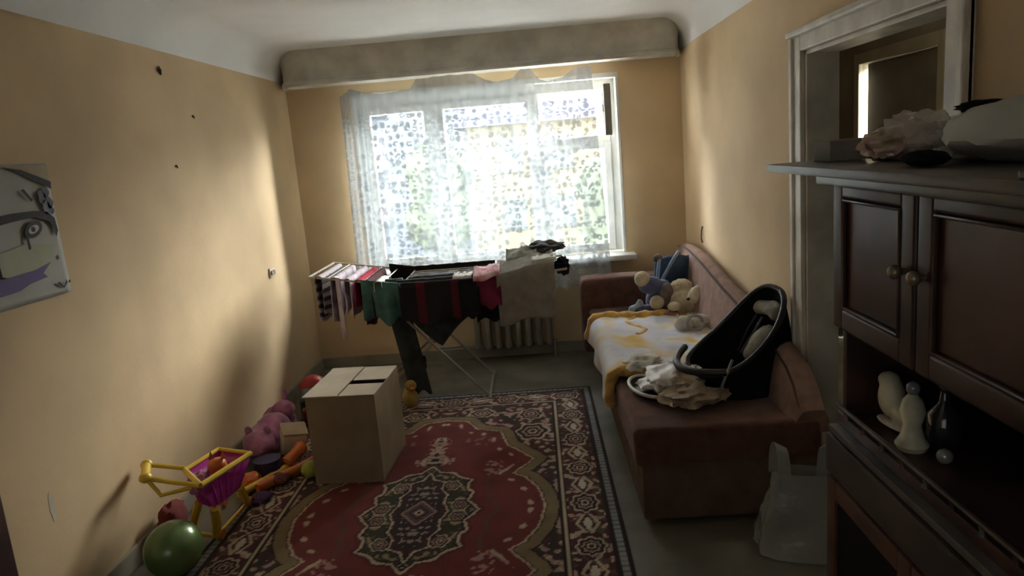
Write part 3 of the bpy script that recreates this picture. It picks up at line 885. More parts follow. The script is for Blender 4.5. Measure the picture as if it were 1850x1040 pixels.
for dx in (-.035, .03): mk('ear', loft(B(), [[(dx - .016, -.02, .085), (dx + .016, -.02, .085), (dx, .0, .085)], [(dx, -.013, .115), (dx + .002, -.013, .115), (dx, -.010, .115)]]), WHITEPL, e)
bm = B(); tube(bm, [(.06 + .05 * math.cos(a * .45), -.045 - .01 * a * .3, .06 + .045 * math.sin(a * .45)) for a in range(15)], .010, 8)
mk('tail', bm, mat('grey_white_tail', (.40, .39, .37), .9), e, True)

# ------------------------------------------------------------------ baby car seat
def car_seat():
    e = empty('baby_car_seat', (.95, 3.34, .46), 'black baby car seat tilted on the near half of the sofa', 'car seat')
    C0 = Vector((.915, 3.40, .745)) - e.location
    Uv = Vector((.315, .085, .265)).normalized(); Vv = Vector((.12, -.30, -.03)); Vv = (Vv - Uv * Vv.dot(Uv)).normalized()
    Nv = Uv.cross(Vv).normalized()
    if Nv.z < 0: Nv = -Nv
    HL, HW = .290, .168
    def rim(s=1.0, dn=0.0, n=40, sh=0.0):
        out = []
        for k in range(n):
            a = 2 * PI * k / n
            c, s_ = math.cos(a), math.sin(a)
            p = 2.5
            x = math.copysign(abs(c) ** (2 / p), c); y = math.copysign(abs(s_) ** (2 / p), s_)
            w = HW * (1 - .10 * x)
            bow = .05 * (1 - x * x) * abs(y)          # side walls dip between head and foot
            out.append(C0 + Uv * (HL * s * x + sh) + Vv * (w * s * y) + Nv * (dn - bow))
        return out
    def low(n, s, z, cx, cy):
        out = []
        for k in range(n):
            a = 2 * PI * k / n; c, s_ = math.cos(a), math.sin(a); p = 3
            x = math.copysign(abs(c) ** (2 / p), c); y = math.copysign(abs(s_) ** (2 / p), s_)
            d = Vector((Uv.x, Uv.y, 0)).normalized(); w = Vector((Vv.x, Vv.y, 0)).normalized()
            out.append(Vector((cx, cy, z)) - e.location + d * (.20 * s * x) + w * (.135 * s * y))
        return out
    n = 40
    R0_ = rim(1.0, 0); L0 = low(n, 1.0, .475, .965, 3.345); L1 = low(n, .93, .462, .965, 3.345)
    mid = [[a.lerp(b, t) - Nv * .03 * math.sin(PI * t) for a, b in zip(R0_, L0)] for t in (.25, .5, .75)]
    inner = [rim(.90, -.01), rim(.80, -.09, sh=-.005), rim(.62, -.145, sh=-.01), rim(.3, -.16, sh=-.02)]
    bm = B(); loft(bm, [L1, L0] + mid[::-1] + [R0_], True, False)
    sh = mk('shell', bm, BLACKF, e, True)
    bm = B(); loft(bm, [rim(1.0, 0), rim(.90, -.01)] + inner[1:], False, True)
    mk('lining', bm, BLACKF, e, True)
    bm = B(); tube(bm, rim(.985, .004), .0145, 10, closed=True); mk('rim', bm, BLACKP, e, True)
    # head pad and harness pad
    def pt(a, b, c): return C0 + Uv * a + Vv * b + Nv * c
    import mathutils
    rot = Matrix((Uv, Vv, Nv)).transposed().to_euler()
    blob('head_pad', [(tuple(pt(.205, .0, -.055)), (.045, .095, .03), tuple(rot)), (tuple(pt(.19, .06, -.06)), (.04, .04, .035), tuple(rot)), (tuple(pt(.19, -.06, -.06)), (.04, .04, .035), tuple(rot))], GREYPAD, e)
    blob('seat_pad', [(tuple(pt(.06, .055, -.095)), (.085, .060, .034), tuple(rot)), (tuple(pt(-.01, .05, -.115)), (.06, .05, .03), tuple(rot))], GREYPAD, e)
    for b in (-.055, -.01):
        bm = B(); tube(bm, [pt(.15, b, -.07), pt(.06, b * 1.1, -.10), pt(-.05, b * .5, -.12)], .008, 6); mk('harness_strap', bm, BLACKP, e, True)
    # bumper bar across the foot end
    pts = []
    for k in range(17):
        t = -1 + 2 * k / 16
        pts.append(pt(-.205 - .115 * (1 - t * t), .175 * t, .07 * (1 - t * t) + .015))
    bm = B(); tube(bm, pts, .018, 10); mk('bumper_bar', bm, BLACKP, e, True)
    bm = B(); tube(bm, [pt(-.14, .150, .02), pt(-.26, .165, -.03), pt(-.30, .17, -.12)], .007, 6)
    mk('edge_trim', bm, mat('grey_reflective_trim', (.35, .35, .36), .4), e, True)
car_seat()

# ------------------------------------------------------------------ heaped things
def crumple(name, c, r, mat_, label, cat, amp=.35, rot=0, seed=1, flat=None, parent=None, sub=4, freq=2.2):
    bm = B(); bmesh.ops.create_icosphere(bm, subdivisions=sub, radius=1)
    for v in bm.verts:
        d = v.co.normalized()
        k = 1 + amp * noise.noise(d * freq + Vector((seed, 0, 0))) + amp * .6 * abs(noise.noise(d * freq * 2.6 + Vector((0, seed, 0)))) 
        p_ = Vector((d.x * r[0] * k, d.y * r[1] * k, d.z * r[2] * k))
        if flat is not None and p_.z < flat: p_.z = flat
        v.co = p_
    o = mk(name, bm, mat_, parent, smooth=True)
    o.location = c; o.rotation_euler = (0, 0, rot)
    if label: tag(o, label, cat)
    return o
crumple('snack_packet', (.60, 3.38, .525), (.14, .16, .062), PACK, 'crumpled white and gold packet lying against the car seat', 'packet', .45, -.3, 3, -.054)
crumple('wrapping_paper', (.66, 3.20, .505), (.13, .10, .045), patches('beige_wrapping', [(.20, .12, .08), (.42, .34, .24), (.30, .20, .14)], 9, .5, 'Object'), 'crumpled beige wrapping paper at the near edge of the sofa', 'paper', .45, .2, 8, -.040)
crumple('white_napkin', (.50, 3.68, .530), (.11, .08, .035), C_WHT, 'crumpled white napkin between blanket and packets', 'napkin', .5, .7, 12, -.03)
o = crumple('charcoal_jumper', (.035, RY0 + .33, .995), (.13, .10, .040), C_DGR, 'charcoal jumper heaped on top of the laundry at right', 'jumper', .5, .1, 51, -.034); o['group'] = 'laundry on the drying rack'
o = crumple('black_socks', (.145, RY0 + .06, .895), (.045, .055, .055), C_BLK, 'black socks bunched at the right end of the rack', 'socks', .5, .1, 53); o['group'] = 'laundry on the drying rack'
# shallow white rimmed tray standing askew under the packets
def tray():
    e = empty('baby_tray', (.49, 3.40, .462), 'dark oval tray with white rim under the crumpled packets', 'tray', .2)
    bm = B(); n = 36
    def rg(a, b, z): return [(a * math.cos(2*PI*k/n), b * math.sin(2*PI*k/n), z) for k in range(n)]
    loft(bm, [rg(.075, .15, .004), rg(.09, .17, .03), rg(.082, .162, .03), rg(.068, .14, .012)], True, True)
    mk('bowl', bm, BLACKP, e, True)
    bm = B(); tube(bm, rg(.09, .17, .034), .009, 8, closed=True); mk('rim', bm, WHITE, e, True)
tray()

# ------------------------------------------------------------------ plastic carrier bag on the floor
def carrier(name, loc, w, d, h, mat_, label, rz_=0, seed=1):
    e = empty(name, loc, label, 'bag', rz_)
    bm = B(); n = 44; rings = []
    for i in range(15):
        t = i / 14
        rw = w * (1.0 - .38 * t ** 1.3); rd = d * (1.0 - .62 * t)
        rg = []
        for k in range(n):
            a = 2 * PI * k / n; c, s = math.cos(a), math.sin(a)
            x = math.copysign(abs(c) ** .6, c); y = math.copysign(abs(s) ** .8, s)
            q = 1 + .13 * noise.noise(Vector((c * 2.2, s * 2.2, t * 3 + seed))) + .06 * noise.noise(Vector((c * 6, s * 6, t * 8 + seed)))
            rg.append((x * rw * q, y * rd * q, h * t + .006))
        rings.append(rg)
    loft(bm, rings, True, False)
    mk('bag_body', bm, mat_, e, True)
    for s in (-1, 1):
        bm = B()
        def hf(u, v, s=s):
            a = PI * v
            x = s * w * (.50 + .10 * math.cos(a)) + (u - .5) * .05 * s
            return (x * .95 + s * .0, (u - .5) * .012 + (1 if s > 0 else -1) * .01 + d * .18 * math.cos(a), h * .93 + .14 * math.sin(a) + (u - .5) * .02)
        grid(bm, 4, 16, hf)
        o = mk('bag_handle', bm, mat_, e, smooth='all', recalc=False)
    return e
BAGM = film('grey_carrier_film', (.45, .46, .44), .55)
carrier('carrier_bag', (.985, 2.72, .0), .185, .13, .33, BAGM, 'pale grey plastic carrier bag on the floor by the sofa end', -.25)

# ------------------------------------------------------------------ cardboard box
def cbox():
    e = empty('cardboard_box', (-1.10, 3.56, .0), 'brown cardboard box with folded flaps standing on the rug', 'box', -.06)
    e.location.z = .013
    w, d, h = .375, .50, .485
    x0, x1 = -w / 2, w / 2
    bm = B(); t = .005
    box(bm, x0, x1, 0, t, 0, h); box(bm, x0, x1, d - t, d, 0, h); box(bm, x0, x0 + t, t, d - t, 0, h); box(bm, x1 - t, x1, t, d - t, 0, h); box(bm, x0, x1, t, d - t, 0, t)
    mk('carton_body', bm, CARD, e)
    xm = x0 + .175
    mk('flap', box(B(), x0 - .012, xm, -.006, d + .004, h + .002, h + .007), CARDTOP, e)
    mk('flap', box(B(), xm + .008, x1, -.004, .185, h + .001, h + .005, mat=Matrix.Rotation(0, 4, 'X')), CARDTOP, e)
    mk('flap', box(B(), xm + .008, x1 - .002, .255, d, h + .001, h + .005), CARDTOP, e)
cbox()

# ------------------------------------------------------------------ toys along the left wall
def at(o, x, y, z=.014, rz_=0):
    o.location = (x, y, z); o.rotation_euler = (0, 0, rz_); return o
def cart():
    e = empty('toy_shopping_cart', (-1.60, 3.06, .013), 'toy shopping cart with magenta basket and yellow plastic frame', 'toy cart')
    O = e.location
    def q(x, y, z): return Vector((x, y, z)) - O
    NR, FR, FL, NL = q(-1.55, 2.885, .362), q(-1.455, 3.21, .362), q(-1.645, 3.29, .362), q(-1.705, 3.06, .362)
    bNR, bFR, bFL, bNL = q(-1.545, 2.96, .215), q(-1.50, 3.14, .225), q(-1.62, 3.18, .225), q(-1.65, 3.03, .215)
    bm = B(); rings = []
    topr = [NR, FR, FL, NL]; botr = [bNR, bFR, bFL, bNL]
    loft(bm, [topr, [a.lerp(b, .5) + Vector((0, 0, -.004)) for a, b in zip(topr, botr)], botr], False, True)
    bs = mk('basket', bm, MAGENTA, e, True); solid(bs, .006)
    # raised bars on the basket side
    bm = B()
    for (a, b, c, d_) in ((NR, FR, bNR, bFR), (NL, NR, bNL, bNR)):
        for k in range(1, 6):
            t = k / 6; tube(bm, [a.lerp(b, t), c.lerp(d_, t)], .0045, 6)
    mk('basket_bars', bm, MAGENTA, bs, True)
    bm = B(); tube(bm, [NR, FR], .013); tube(bm, [FR, FL], .010); tube(bm, [FL, NL], .011); tube(bm, [NL, NR], .013)
    mk('rim', bm, YELLOWP, e, True)
    g0, g1 = q(-1.855, 3.02, .418), q(-1.80, 2.905, .405)
    bm = B(); tube(bm, [g0, g1], [.020, .020], 10); ell(bm, tuple(g1), (.028, .028, .024)); ell(bm, tuple(g0), (.026, .026, .024))
    hd = mk('handle', bm, YELLOWP, e, True)
    bm = B(); tube(bm, [g0, NL + Vector((0, 0, .01))], .011); tube(bm, [g1, q(-1.70, 2.93, .365), NR], [.013, .011, .012]); tube(bm, [g1, q(-1.73, 2.88, .33), q(-1.60, 2.91, .345)], .010)
    mk('handle_struts', bm, YELLOWP, hd, True)
    # splayed undercarriage
    bm = B()
    tube(bm, [bNR, q(-1.575, 3.02, .12), q(-1.60, 3.04, .035)], [.020, .024, .018], 8)
    tube(bm, [bFR, q(-1.51, 3.2, .13), q(-1.58, 3.36, .035)], [.018, .020, .014], 8)
    tube(bm, [q(-1.60, 3.04, .035), q(-1.58, 3.36, .035)], .010, 8)
    tube(bm, [bNL, q(-1.70, 3.05, .11), q(-1.72, 3.08, .035)], [.018, .020, .016], 8)
    tube(bm, [q(-1.72, 3.08, .035), q(-1.60, 3.04, .035)], .010, 8)
    mk('chassis', bm, YELLOWP, e, True)
    for c in ((-1.585, 3.06, .030), (-1.74, 3.10, .030), (-1.57, 3.38, .030), (-1.72, 3.40, .030)):
        cc = q(*c); bm = B(); tube(bm, [cc + Vector((-.010, .0, 0)), cc + Vector((.010, .0, 0))], .026, 18)
        mk('wheel', bm, ORANGEP, e, True)
    return e
cart()
e = empty('toy_cat', (-1.57, 3.12, .235), 'orange toy cat with pointed ears inside the magenta cart', 'toy')
blob('body', [((0, 0, .06), (.055, .045, .06)), ((-.01, .0, .12), (.045, .045, .035))], ORANGEP, e)
for dx in (-.035, .022): mk('ear', loft(B(), [[(dx - .014, 0, .145), (dx + .014, 0, .145), (dx, .014, .145)], [(dx - .001, .004, .185), (dx + .001, .004, .185), (dx, .005, .185)]]), mat('brown_toy_ear', (.22, .07, .03), .6) if dx < 0 else ORANGEP, e)
o = crumple('purple_hat', (-1.635, 3.03, .305), (.04, .05, .05), PINKPL, 'dusty purple cloth bundle lying in the toy shopping cart', 'cloth', .3, 0, 4)

# balloon
e = empty('balloon', (-1.655, 2.775, .0), 'green pearly balloon on the floor near the left wall', 'balloon')
bm = B(); rings = []; n = 36
bm2 = B(); ell(bm2, (0, 0, .132), (.118, .125, .118), (0, 0, 0), 40, 24)
mk('skin', bm2, BALLOON, e, smooth='all')
mk('knot', loft(B(), [[(.108 + .0 * k, .0, .10)] for k in range(0)] or [[(.112 + .003 * math.cos(a), .004 * math.sin(a), .095) for a in (0, 2.1, 4.2)], [(.128 + .009 * math.cos(a), .009 * math.sin(a), .082) for a in (0, 2.1, 4.2)]]), BALLOON, e)

# pile of toys between the cart and the box
e = empty('plush_pig', (-1.72, 4.02, .013), 'dusty pink plush pig leaning against the left wall', 'plush toy')
blob('body', [((0, 0, .09), (.13, .15, .09)), ((.03, .08, .16), (.10, .09, .07))], PINKPL, e, lump=.02, ls=18)
blob('head', [((.02, -.14, .13), (.095, .08, .075)), ((.05, -.20, .11), (.035, .03, .03))], PINKPL, e)
for s in (-1, 1): blob('ear', [((.02 + s * .055, -.13, .205), (.025, .012, .032))], PINKPL, e, vox=.006)
e = empty('plush_bunny', (-1.72, 4.27, .013), 'mauve plush bunny slumped behind the pink pig', 'plush toy')
blob('body', [((0, 0, .11), (.11, .10, .11)), ((.05, -.03, .20), (.07, .07, .06))], mat('mauve_plush', (.46, .19, .34), .9, .2, 12, bump=.4, bscale=90), e, lump=.015)
blob('ear', [((.05, .02, .27), (.02, .014, .06))], PINKPL, e, vox=.007)
o = mk('toy_drum', tube(B(), [(0, 0, 0), (0, 0, .10)], .075, 28), mat('navy_toy_plastic', (.035, .03, .09), .5), smooth=True)
at(o, -1.60, 3.72); tag(o, 'navy blue toy drum in front of the pink pig', 'toy')
e = empty('toy_block_box', (-1.545, 3.99, .10), 'cream toy box tipped among the toys beside the cardboard box', 'toy box', .35)
e.rotation_euler = (.25, .18, .5)
mk('shell', box(B(), -.07, .07, -.065, .065, -.055, .075, .016, 3), mat('cream_toy_plastic', (.68, .62, .50), .5), e, True)
mk('lid', box(B(), -.074, .074, -.069, .069, .077, .090, .006), mat('tan_toy_lid', (.42, .33, .22), .5), e, True)
o = mk('red_ball', ell(B(), (0, 0, .105), (.10, .10, .10), (0, 0, 0), 32, 20), REDP, smooth='all'); at(o, -1.70, 4.93); tag(o, 'glossy red ball near the far left corner', 'ball')
e = empty('toy_truck', (-1.62, 4.62, .013), 'dark teal toy truck between the red ball and cardboard box', 'toy truck', .3)
mk('body', box(B(), -.07, .07, -.14, .14, .035, .17, .02, 3), TEALP, e, True)
mk('cab', box(B(), -.06, .06, -.21, -.145, .035, .13, .018, 3), mat('brown_red_toy_cab', (.20, .04, .03), .5), e, True)
for sx in (-.065, .065):
    for sy in (-.16, .10):
        mk('wheel', tube(B(), [(sx - .012, sy, .034), (sx + .012, sy, .034)], .034, 18), BLACKP, e, True)
def bar_toy(name, a, b, r, m, label, cat='toy'):
    bm = B(); a, b = Vector(a), Vector(b)
    tube(bm, [a, a.lerp(b, .08), a.lerp(b, .5), a.lerp(b, .92), b], [r * .7, r, r * .8, r, r * .7], 12)
    o = mk(name, bm, m, smooth=True); tag(o, label, cat); return o
bar_toy('toy_bat', (-1.58, 3.50, .045), (-1.30, 3.92, .045), .030, ORANGEP, 'long orange toy bat lying toward the cardboard box')
bar_toy('toy_rolling_pin', (-1.66, 3.44, .04), (-1.50, 3.78, .04), .022, YELLOWP, 'yellow toy rod lying right behind the shopping cart')
bar_toy('toy_bowling_pin', (-1.52, 3.76, .05), (-1.46, 3.92, .10), .040, ORANGEP, 'short orange skittle in front of the cream toy box')
crumple('lime_ball', (-1.345, 3.66, .062), (.048, .048, .048), GREENP, 'lime green soft ball touching the cardboard box', 'ball', .12, 0, 3, sub=3)
crumple('orange_bean_bag', (-1.655, 3.60, .050), (.055, .06, .036), ORANGEP, 'orange bean bag behind the yellow cart', 'bean bag', .25, 0, 6, sub=3)
crumple('brown_plush_toy', (-1.50, 3.60, .045), (.055, .045, .03), mat('brown_maroon_plush', (.16, .05, .04), .9), 'small brown maroon plush on the rug edge', 'plush toy', .25, 0, 9, sub=3)
crumple('violet_cloth', (-1.53, 3.42, .030), (.05, .06, .018), mat('dark_violet_cloth', (.06, .03, .09), .9), 'dark violet cloth scrap on the rug beside the cart', 'cloth', .4, 0, 19, sub=3)
crumple('red_plush_toy', (-1.83, 3.10, .10), (.05, .09, .085), mat('dull_red_plush', (.20, .04, .035), .9), 'dull red plush squeezed between cart and wall', 'plush toy', .3, 0, 15, sub=3)
e = empty('yellow_duck', (-.955, 4.68, .013), 'mustard yellow toy duck right behind the cardboard box', 'toy duck', .4)
YD = mat('mustard_toy_plush', (.40, .27, .07), .8, .15, 9)
blob('body', [((0, 0, .07), (.055, .085, .065)), ((0, .05, .11), (.03, .04, .03))], YD, e)
blob('head', [((0, -.05, .17), (.042, .042, .042))], YD, e)
mk('beak', ell(B(), (0, -.10, .165), (.018, .022, .008)), ORANGEP, e, smooth='all')
crumple('dark_bag', (-1.04, 5.42, .10), (.09, .09, .09), BLACKF, 'small black cloth bag on the floor below the rack', 'bag', .2, 0, 21, -.085, sub=3)

# ------------------------------------------------------------------ poster on the left wall
def poster():
    e = empty('portrait_poster', (XL + .002, 2.50, 1.27), 'unframed poster of a painted face with dark brim and violet collar', 'poster')
    H0, H1 = 0.0, .512; YR = .315; YLf = -.30     # local y (depth) and z
    paper = mat('grey_green_poster_paper', (.42, .43, .38), .7, .05, 5)
    bm = B()
    def outline(t):   # right edge slants outwards near the bottom
        return interp([(0, YR + .03), (.10, YR + .0), (.25, YR - .05), (.55, YR - .06), (1, YR)], t)
    grid(bm, 24, 24, lambda u, v: (.003 + .006 * (u ** 3) * (1 - v) , YLf + (.31 - YLf) * u, v * .512))
    sh = mk('sheet', bm, paper, e, smooth='all', recalc=True); solid(sh, .001)
    X = .0135
    def poly(name, pts, m, dx=0):
        bm = B()
        loft(bm, [[(X + dx, y, z) for y, z in pts], [(X + dx + .0008, y, z) for y, z in pts]])
        return mk(name, bm, m, e)
    ink = mat('black_poster_ink', (.03, .03, .035), .7); vio = mat('violet_poster_ink', (.13, .10, .24), .7); grn = mat('pale_green_ink', (.40, .43, .30), .7); grey = mat('slate_ink', (.18, .19, .25), .7); ochre = mat('tan_poster_ground', (.40, .33, .22), .7); lt = mat('light_poster_ink', (.55, .55, .52), .7)
    # y runs from -.30 (off frame, left) to .31 (right edge)
    poly('hat_background', [(.07, .505), (.30, .505), (.30, .42), (.22, .445), (.14, .48)], ochre)
    poly('hat_outline', [(.06, .500), (.14, .482), (.22, .448), (.30, .412), (.305, .440), (.24, .462), (.15, .490)], ink, .001)
    poly('hat_stroke', [(.13, .415), (.145, .42), (.185, .375), (.172, .372)], ink, .001)
    for dy, dz, w in ((.235, .385, .02), (.262, .40, .018), (.275, .36, .018), (.25, .345, .022), (.28, .33, .012)):
        poly('hat_flower', [(dy + w * math.cos(a) * (1 + .25 * math.cos(3 * a)), dz + w * 1.3 * math.sin(a)) for a in [k * PI / 6 for k in range(12)]], grey, .001)
    poly('brim', [(-.30, .300), (-.10, .325), (.05, .335), (.18, .336), (.25, .325), (.285, .300), (.292, .25), (.275, .225), (.268, .26), (.25, .290), (.17, .312), (.05, .305), (-.10, .290), (-.30, .265)], ink, .001)
    poly('cheek', [(-.05, .20), (.10, .22), (.26, .20), (.22, .11), (.05, .09), (-.05, .12)], grn)
    poly('eye', [(.155 + .050 * math.cos(a), .268 + .030 * math.sin(a) + .010 * math.cos(a)) for a in [k * PI / 10 for k in range(20)]], ink, .0012)
    poly('eye_white', [(.155 + .030 * math.cos(a), .268 + .015 * math.sin(a) + .006 * math.cos(a)) for a in [k * PI / 8 for k in range(16)]], lt, .0022)
    poly('pupil', [(.150 + .012 * math.cos(a), .268 + .010 * math.sin(a)) for a in [k * PI / 6 for k in range(12)]], ink, .0032)
    poly('eye_stroke', [(.105, .262), (.118, .255), (.122, .20), (.110, .195)], ink, .001)
    poly('collar', [(-.30, .115), (-.05, .112), (.12, .118), (.215, .135), (.16, .100), (.18, .082), (.08, .072), (.02, .056), (-.30, .045)], vio, .001)
    poly('signature', [(.225, .045), (.24, .052), (.262, .030), (.285, .052), (.288, .040), (.262, .022), (.24, .036)], ink, .001)
    poly('signature', [(.295, .045), (.305, .05), (.306, .040), (.297, .036)], ink, .001)
    poly('chin_mark', [(.245, .150), (.262, .156), (.266, .140), (.25, .136)], ink, .001)
poster()

# small marks, socket and nails on the walls
e = empty('wall_socket', (XL, 4.99, .975), 'small cream double socket on the left wall', 'socket')
bm = B(); box(bm, 0, .012, -.045, .045, -.035, .035, .006); mk('plate', bm, SOCKET, e, True)
for dy in (-.018, .018): mk('insert', tube(B(), [(.010, dy, 0), (.022, dy, 0)], .016, 16), mat('socket_tan_insert', (.30, .24, .17), .6), e, True)  # inserts coloured darker than the plate
for (y, z, r_, lab) in ((3.844, 2.247, .016, 'dark nail high on the left wall near the ceiling'), (4.15, 2.021, .008, 'small nail on the left wall below the high one'), (3.861, 1.748, .007, 'tiny nail halfway up the left wall')):
    bm = B(); tube(bm, [(0, 0, 0), (.012, 0, 0)], [r_ * .5, r_], 10); tube(bm, [(.012, 0, .0), (.014, .004, -r_ * 1.8)], [r_ * .7, r_ * .3], 8)
    o = mk('nail', bm, mat('rusty_nail', (.07, .05, .04), .6, metal=.4), smooth=True); o.location = (XL - .004, y, z); tag(o, lab, 'nail', 'nails in the left wall')
bm = B(); tube(bm, [(0, 0, .06), (-.01, 0, .03), (-.012, 0, -.03), (-.004, .0, -.06)], .006, 8)
o = mk('wall_hook', bm, mat('dull_hook_metal', (.20, .16, .12), .5, metal=.4), smooth=True); o.location = (XR - .003, 5.25, .975); tag(o, 'small metal hook on the right wall above the sofa back', 'hook')
# peeled paint patch and dent low on the left wall
bm = B()
pts = [(0, .06), (.012, .05), (.018, .0), (.010, -.055), (-.006, -.06), (-.014, -.01), (-.010, .045)]
loft(bm, [[(XL + .0006, 2.47 + a, .505 + b) for a, b in pts], [(XL + .0012, 2.47 + a, .505 + b) for a, b in pts]])
struct('trim_4', bm, mat('bare_plaster_patch', (.62, .56, .42), .9))

# ------------------------------------------------------------------ wall unit on the right
def cabinet():
    e = empty('wall_unit', (.95, 1.30, 0), 'dark cherry wood wall unit with panelled doors at the right', 'cabinet')
    def c(name, bm, m, parent=None, smooth=True):
        o = mk(name, bm, m, parent or e, smooth)
        if parent is None: rel(o, e)
        return o
    XB = 1.17; Xu = .715; Xl = .695; Y0, Y1 = .88, 1.715
    # carcass: sides, back, shelves
    bm = B()
    box(bm, Xu + .004, XB, Y1 - .022, Y1, .955, 1.545, .003); box(bm, Xu + .004, XB, Y0, Y0 + .022, .955, 1.545, .003)
    box(bm, Xu + .004, XB - .02, Y0 + .022, Y1 - .022, 1.215, 1.235)
    box(bm, Xu + .004, XB - .02, Y0 + .022, Y1 - .022, 1.525, 1.545)
    box(bm, Xu - .010, XB - .02, Y0, Y1, .955, .985, .004)
    box(bm, Xl, XB, Y1 - .03, Y1 - .005, 0, .952, .004); box(bm, Xl, XB, Y0, Y0 + .025, 0, .952, .004)
    box(bm, Xl, XB - .02, Y0 + .025, Y1 - .03, .79, .81); box(bm, Xl + .02, XB - .02, Y0 + .025, Y1 - .03, .06, .08)
    c('carcass', bm, DARKWOOD)
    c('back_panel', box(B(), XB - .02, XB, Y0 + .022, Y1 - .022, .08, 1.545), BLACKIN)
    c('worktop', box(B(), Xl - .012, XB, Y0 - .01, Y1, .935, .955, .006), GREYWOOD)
    c('drawer_front', box(B(), Xl - .018, Xl, Y0 + .005, Y1 - .002, .835, .932, .004), mat('dull_brown_drawer', (.060, .045, .040), .45, .15, 5))
    # top board with overhang
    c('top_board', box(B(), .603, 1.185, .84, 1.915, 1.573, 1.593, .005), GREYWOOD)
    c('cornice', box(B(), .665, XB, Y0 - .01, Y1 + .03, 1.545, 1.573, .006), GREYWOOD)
    # upper doors: frame, raised moulding, panel, knob
    def door(y0, y1, ky):
        z0_, z1_ = 1.205, 1.545; w = .052
        bm = B(); X0, X1 = Xu - .022, Xu
        box(bm, X0, X1, y0, y0 + w, z0_, z1_, .008, 3); box(bm, X0, X1, y1 - w, y1, z0_, z1_, .008, 3)
        box(bm, X0, X1, y0 + w - .004, y1 - w + .004, z0_, z0_ + w, .008, 3); box(bm, X0, X1, y0 + w - .004, y1 - w + .004, z1_ - w * .6, z1_, .008, 3)
        d = c('door', bm, DARKWOOD)
        zt = z1_ - w * .6
        bm = B(); tube(bm, [(Xu - .019, y0 + w + .004, z0_ + w + .004), (Xu - .019, y1 - w - .004, z0_ + w + .004), (Xu - .019, y1 - w - .004, zt - .004), (Xu - .019, y0 + w + .004, zt - .004)], .0055, 8, closed=True)
        mk('moulding', bm, DARKWOOD, d, True)
        mk('panel', box(B(), Xu - .012, Xu - .004, y0 + w, y1 - w, z0_ + w, zt), PANELWOOD, d)
        bm = B(); tube(bm, [(Xu - .020, ky, 1.395), (Xu - .033, ky, 1.395)], .006, 12); ell(bm, (Xu - .042, ky, 1.395), (.013, .014, .014))
        mk('knob', bm, BRASS, d, True)
    door(1.345, 1.712, 1.375); door(.965, 1.335, 1.305); 
    # glazed lower doors standing as dark openings framed in cherry
    def ldoor(y0, y1):
        bm = B(); w = .05; X0, X1 = Xl - .020, Xl - .001; z0_, z1_ = .09, .828
        box(bm, X0, X1, y0, y0 + w, z0_, z1_, .006); box(bm, X0, X1, y1 - w, y1, z0_, z1_, .006)
        box(bm, X0, X1, y0 + w, y1 - w, z0_, z0_ + w, .006); box(bm, X0, X1, y0 + w, y1 - w, z1_ - w, z1_, .006)
        d = c('door', bm, mat('cherry_door_rail', (.10, .045, .030), .45, .2, 6))
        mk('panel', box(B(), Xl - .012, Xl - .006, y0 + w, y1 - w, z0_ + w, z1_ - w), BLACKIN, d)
    ldoor(1.30, 1.705); ldoor(.89, 1.295)
    # little gallery rail along the niche floor
    bm = B(); tube(bm, [(Xu - .012, Y0 + .02, 1.006), (Xu - .012, Y1 - .01, 1.006)], .006, 8)
    g = c('gallery_rail', bm, DARKWOOD)
    for k in range(9):
        y = Y1 - .06 - k * .088
        mk('baluster', tube(B(), [(Xu - .012, y, .985), (Xu - .012, y, .994), (Xu - .012, y, 1.004)], [.007, .004, .007], 8), DARKWOOD if k % 2 else GREYWOOD, g, True)
    return e
cabinet()

# ornaments in the niche
SHOEM = mat('cream_figurine_glaze', (.80, .78, .58), .45, .15, 12, spec=.5)
e = empty('baby_bootee', (.79, 1.615, .985), 'cream baby bootee leaning at the left in the cabinet niche', 'shoe', .2)
blob('upper', [((0, 0, .065), (.028, .035, .05)), ((.0, -.045, .035), (.026, .045, .030)), ((0, .01, .105), (.024, .026, .02))], SHOEM, e, vox=.005)
mk('sole', ell(B(), (0, -.03, .008), (.03, .072, .008)), WHITEPL, e, smooth='all')
e = empty('china_figurine', (.765, 1.475, .985), 'pale china figurine standing beside the bootee in the niche', 'figurine')
mk('gown', loft(B(), [[(r_ * math.cos(a), r_ * math.sin(a), z) for a in [k * PI / 10 for k in range(20)]] for r_, z in ((.028, 0), (.034, .012), (.024, .03), (.018, .055), (.026, .085), (.020, .11), (.008, .125))]), SHOEM, e, True)
mk('head', ell(B(), (0, 0, .136), (.014, .014, .016)), mat('grey_glass_head', (.25, .27, .28), .15, spec=.8), e, smooth='all')
o = mk('glass_ball', ell(B(), (0, 0, .016), (.016, .016, .016)), mat('clear_glass_ball', (.5, .52, .5), .08, spec=.9, metal=.3), smooth='all'); o.location = (.80, 1.425, .985 + .10); 
o.location = (.79, 1.395, .986); tag(o, 'small grey glass ball right of the china figurine', 'ornament')
e = empty('crystal_bottle', (.84, 1.49, .985), 'dark crystal decanter with glinting stopper behind the figurine', 'bottle')
GB = mat('smoky_glass', (.03, .035, .04), .08, spec=.9)
mk('flask', loft(B(), [[(r_ * math.cos(a), r_ * math.sin(a), z) for a in [k * PI / 10 for k in range(20)]] for r_, z in ((.03, 0), (.036, .02), (.034, .07), (.012, .095), (.010, .12), (.014, .123))]), GB, e, True)
mk('stopper', ell(B(), (0, 0, .138), (.014, .014, .016)), mat('clear_stopper', (.6, .6, .62), .08, spec=.9, metal=.4), e, smooth='all')

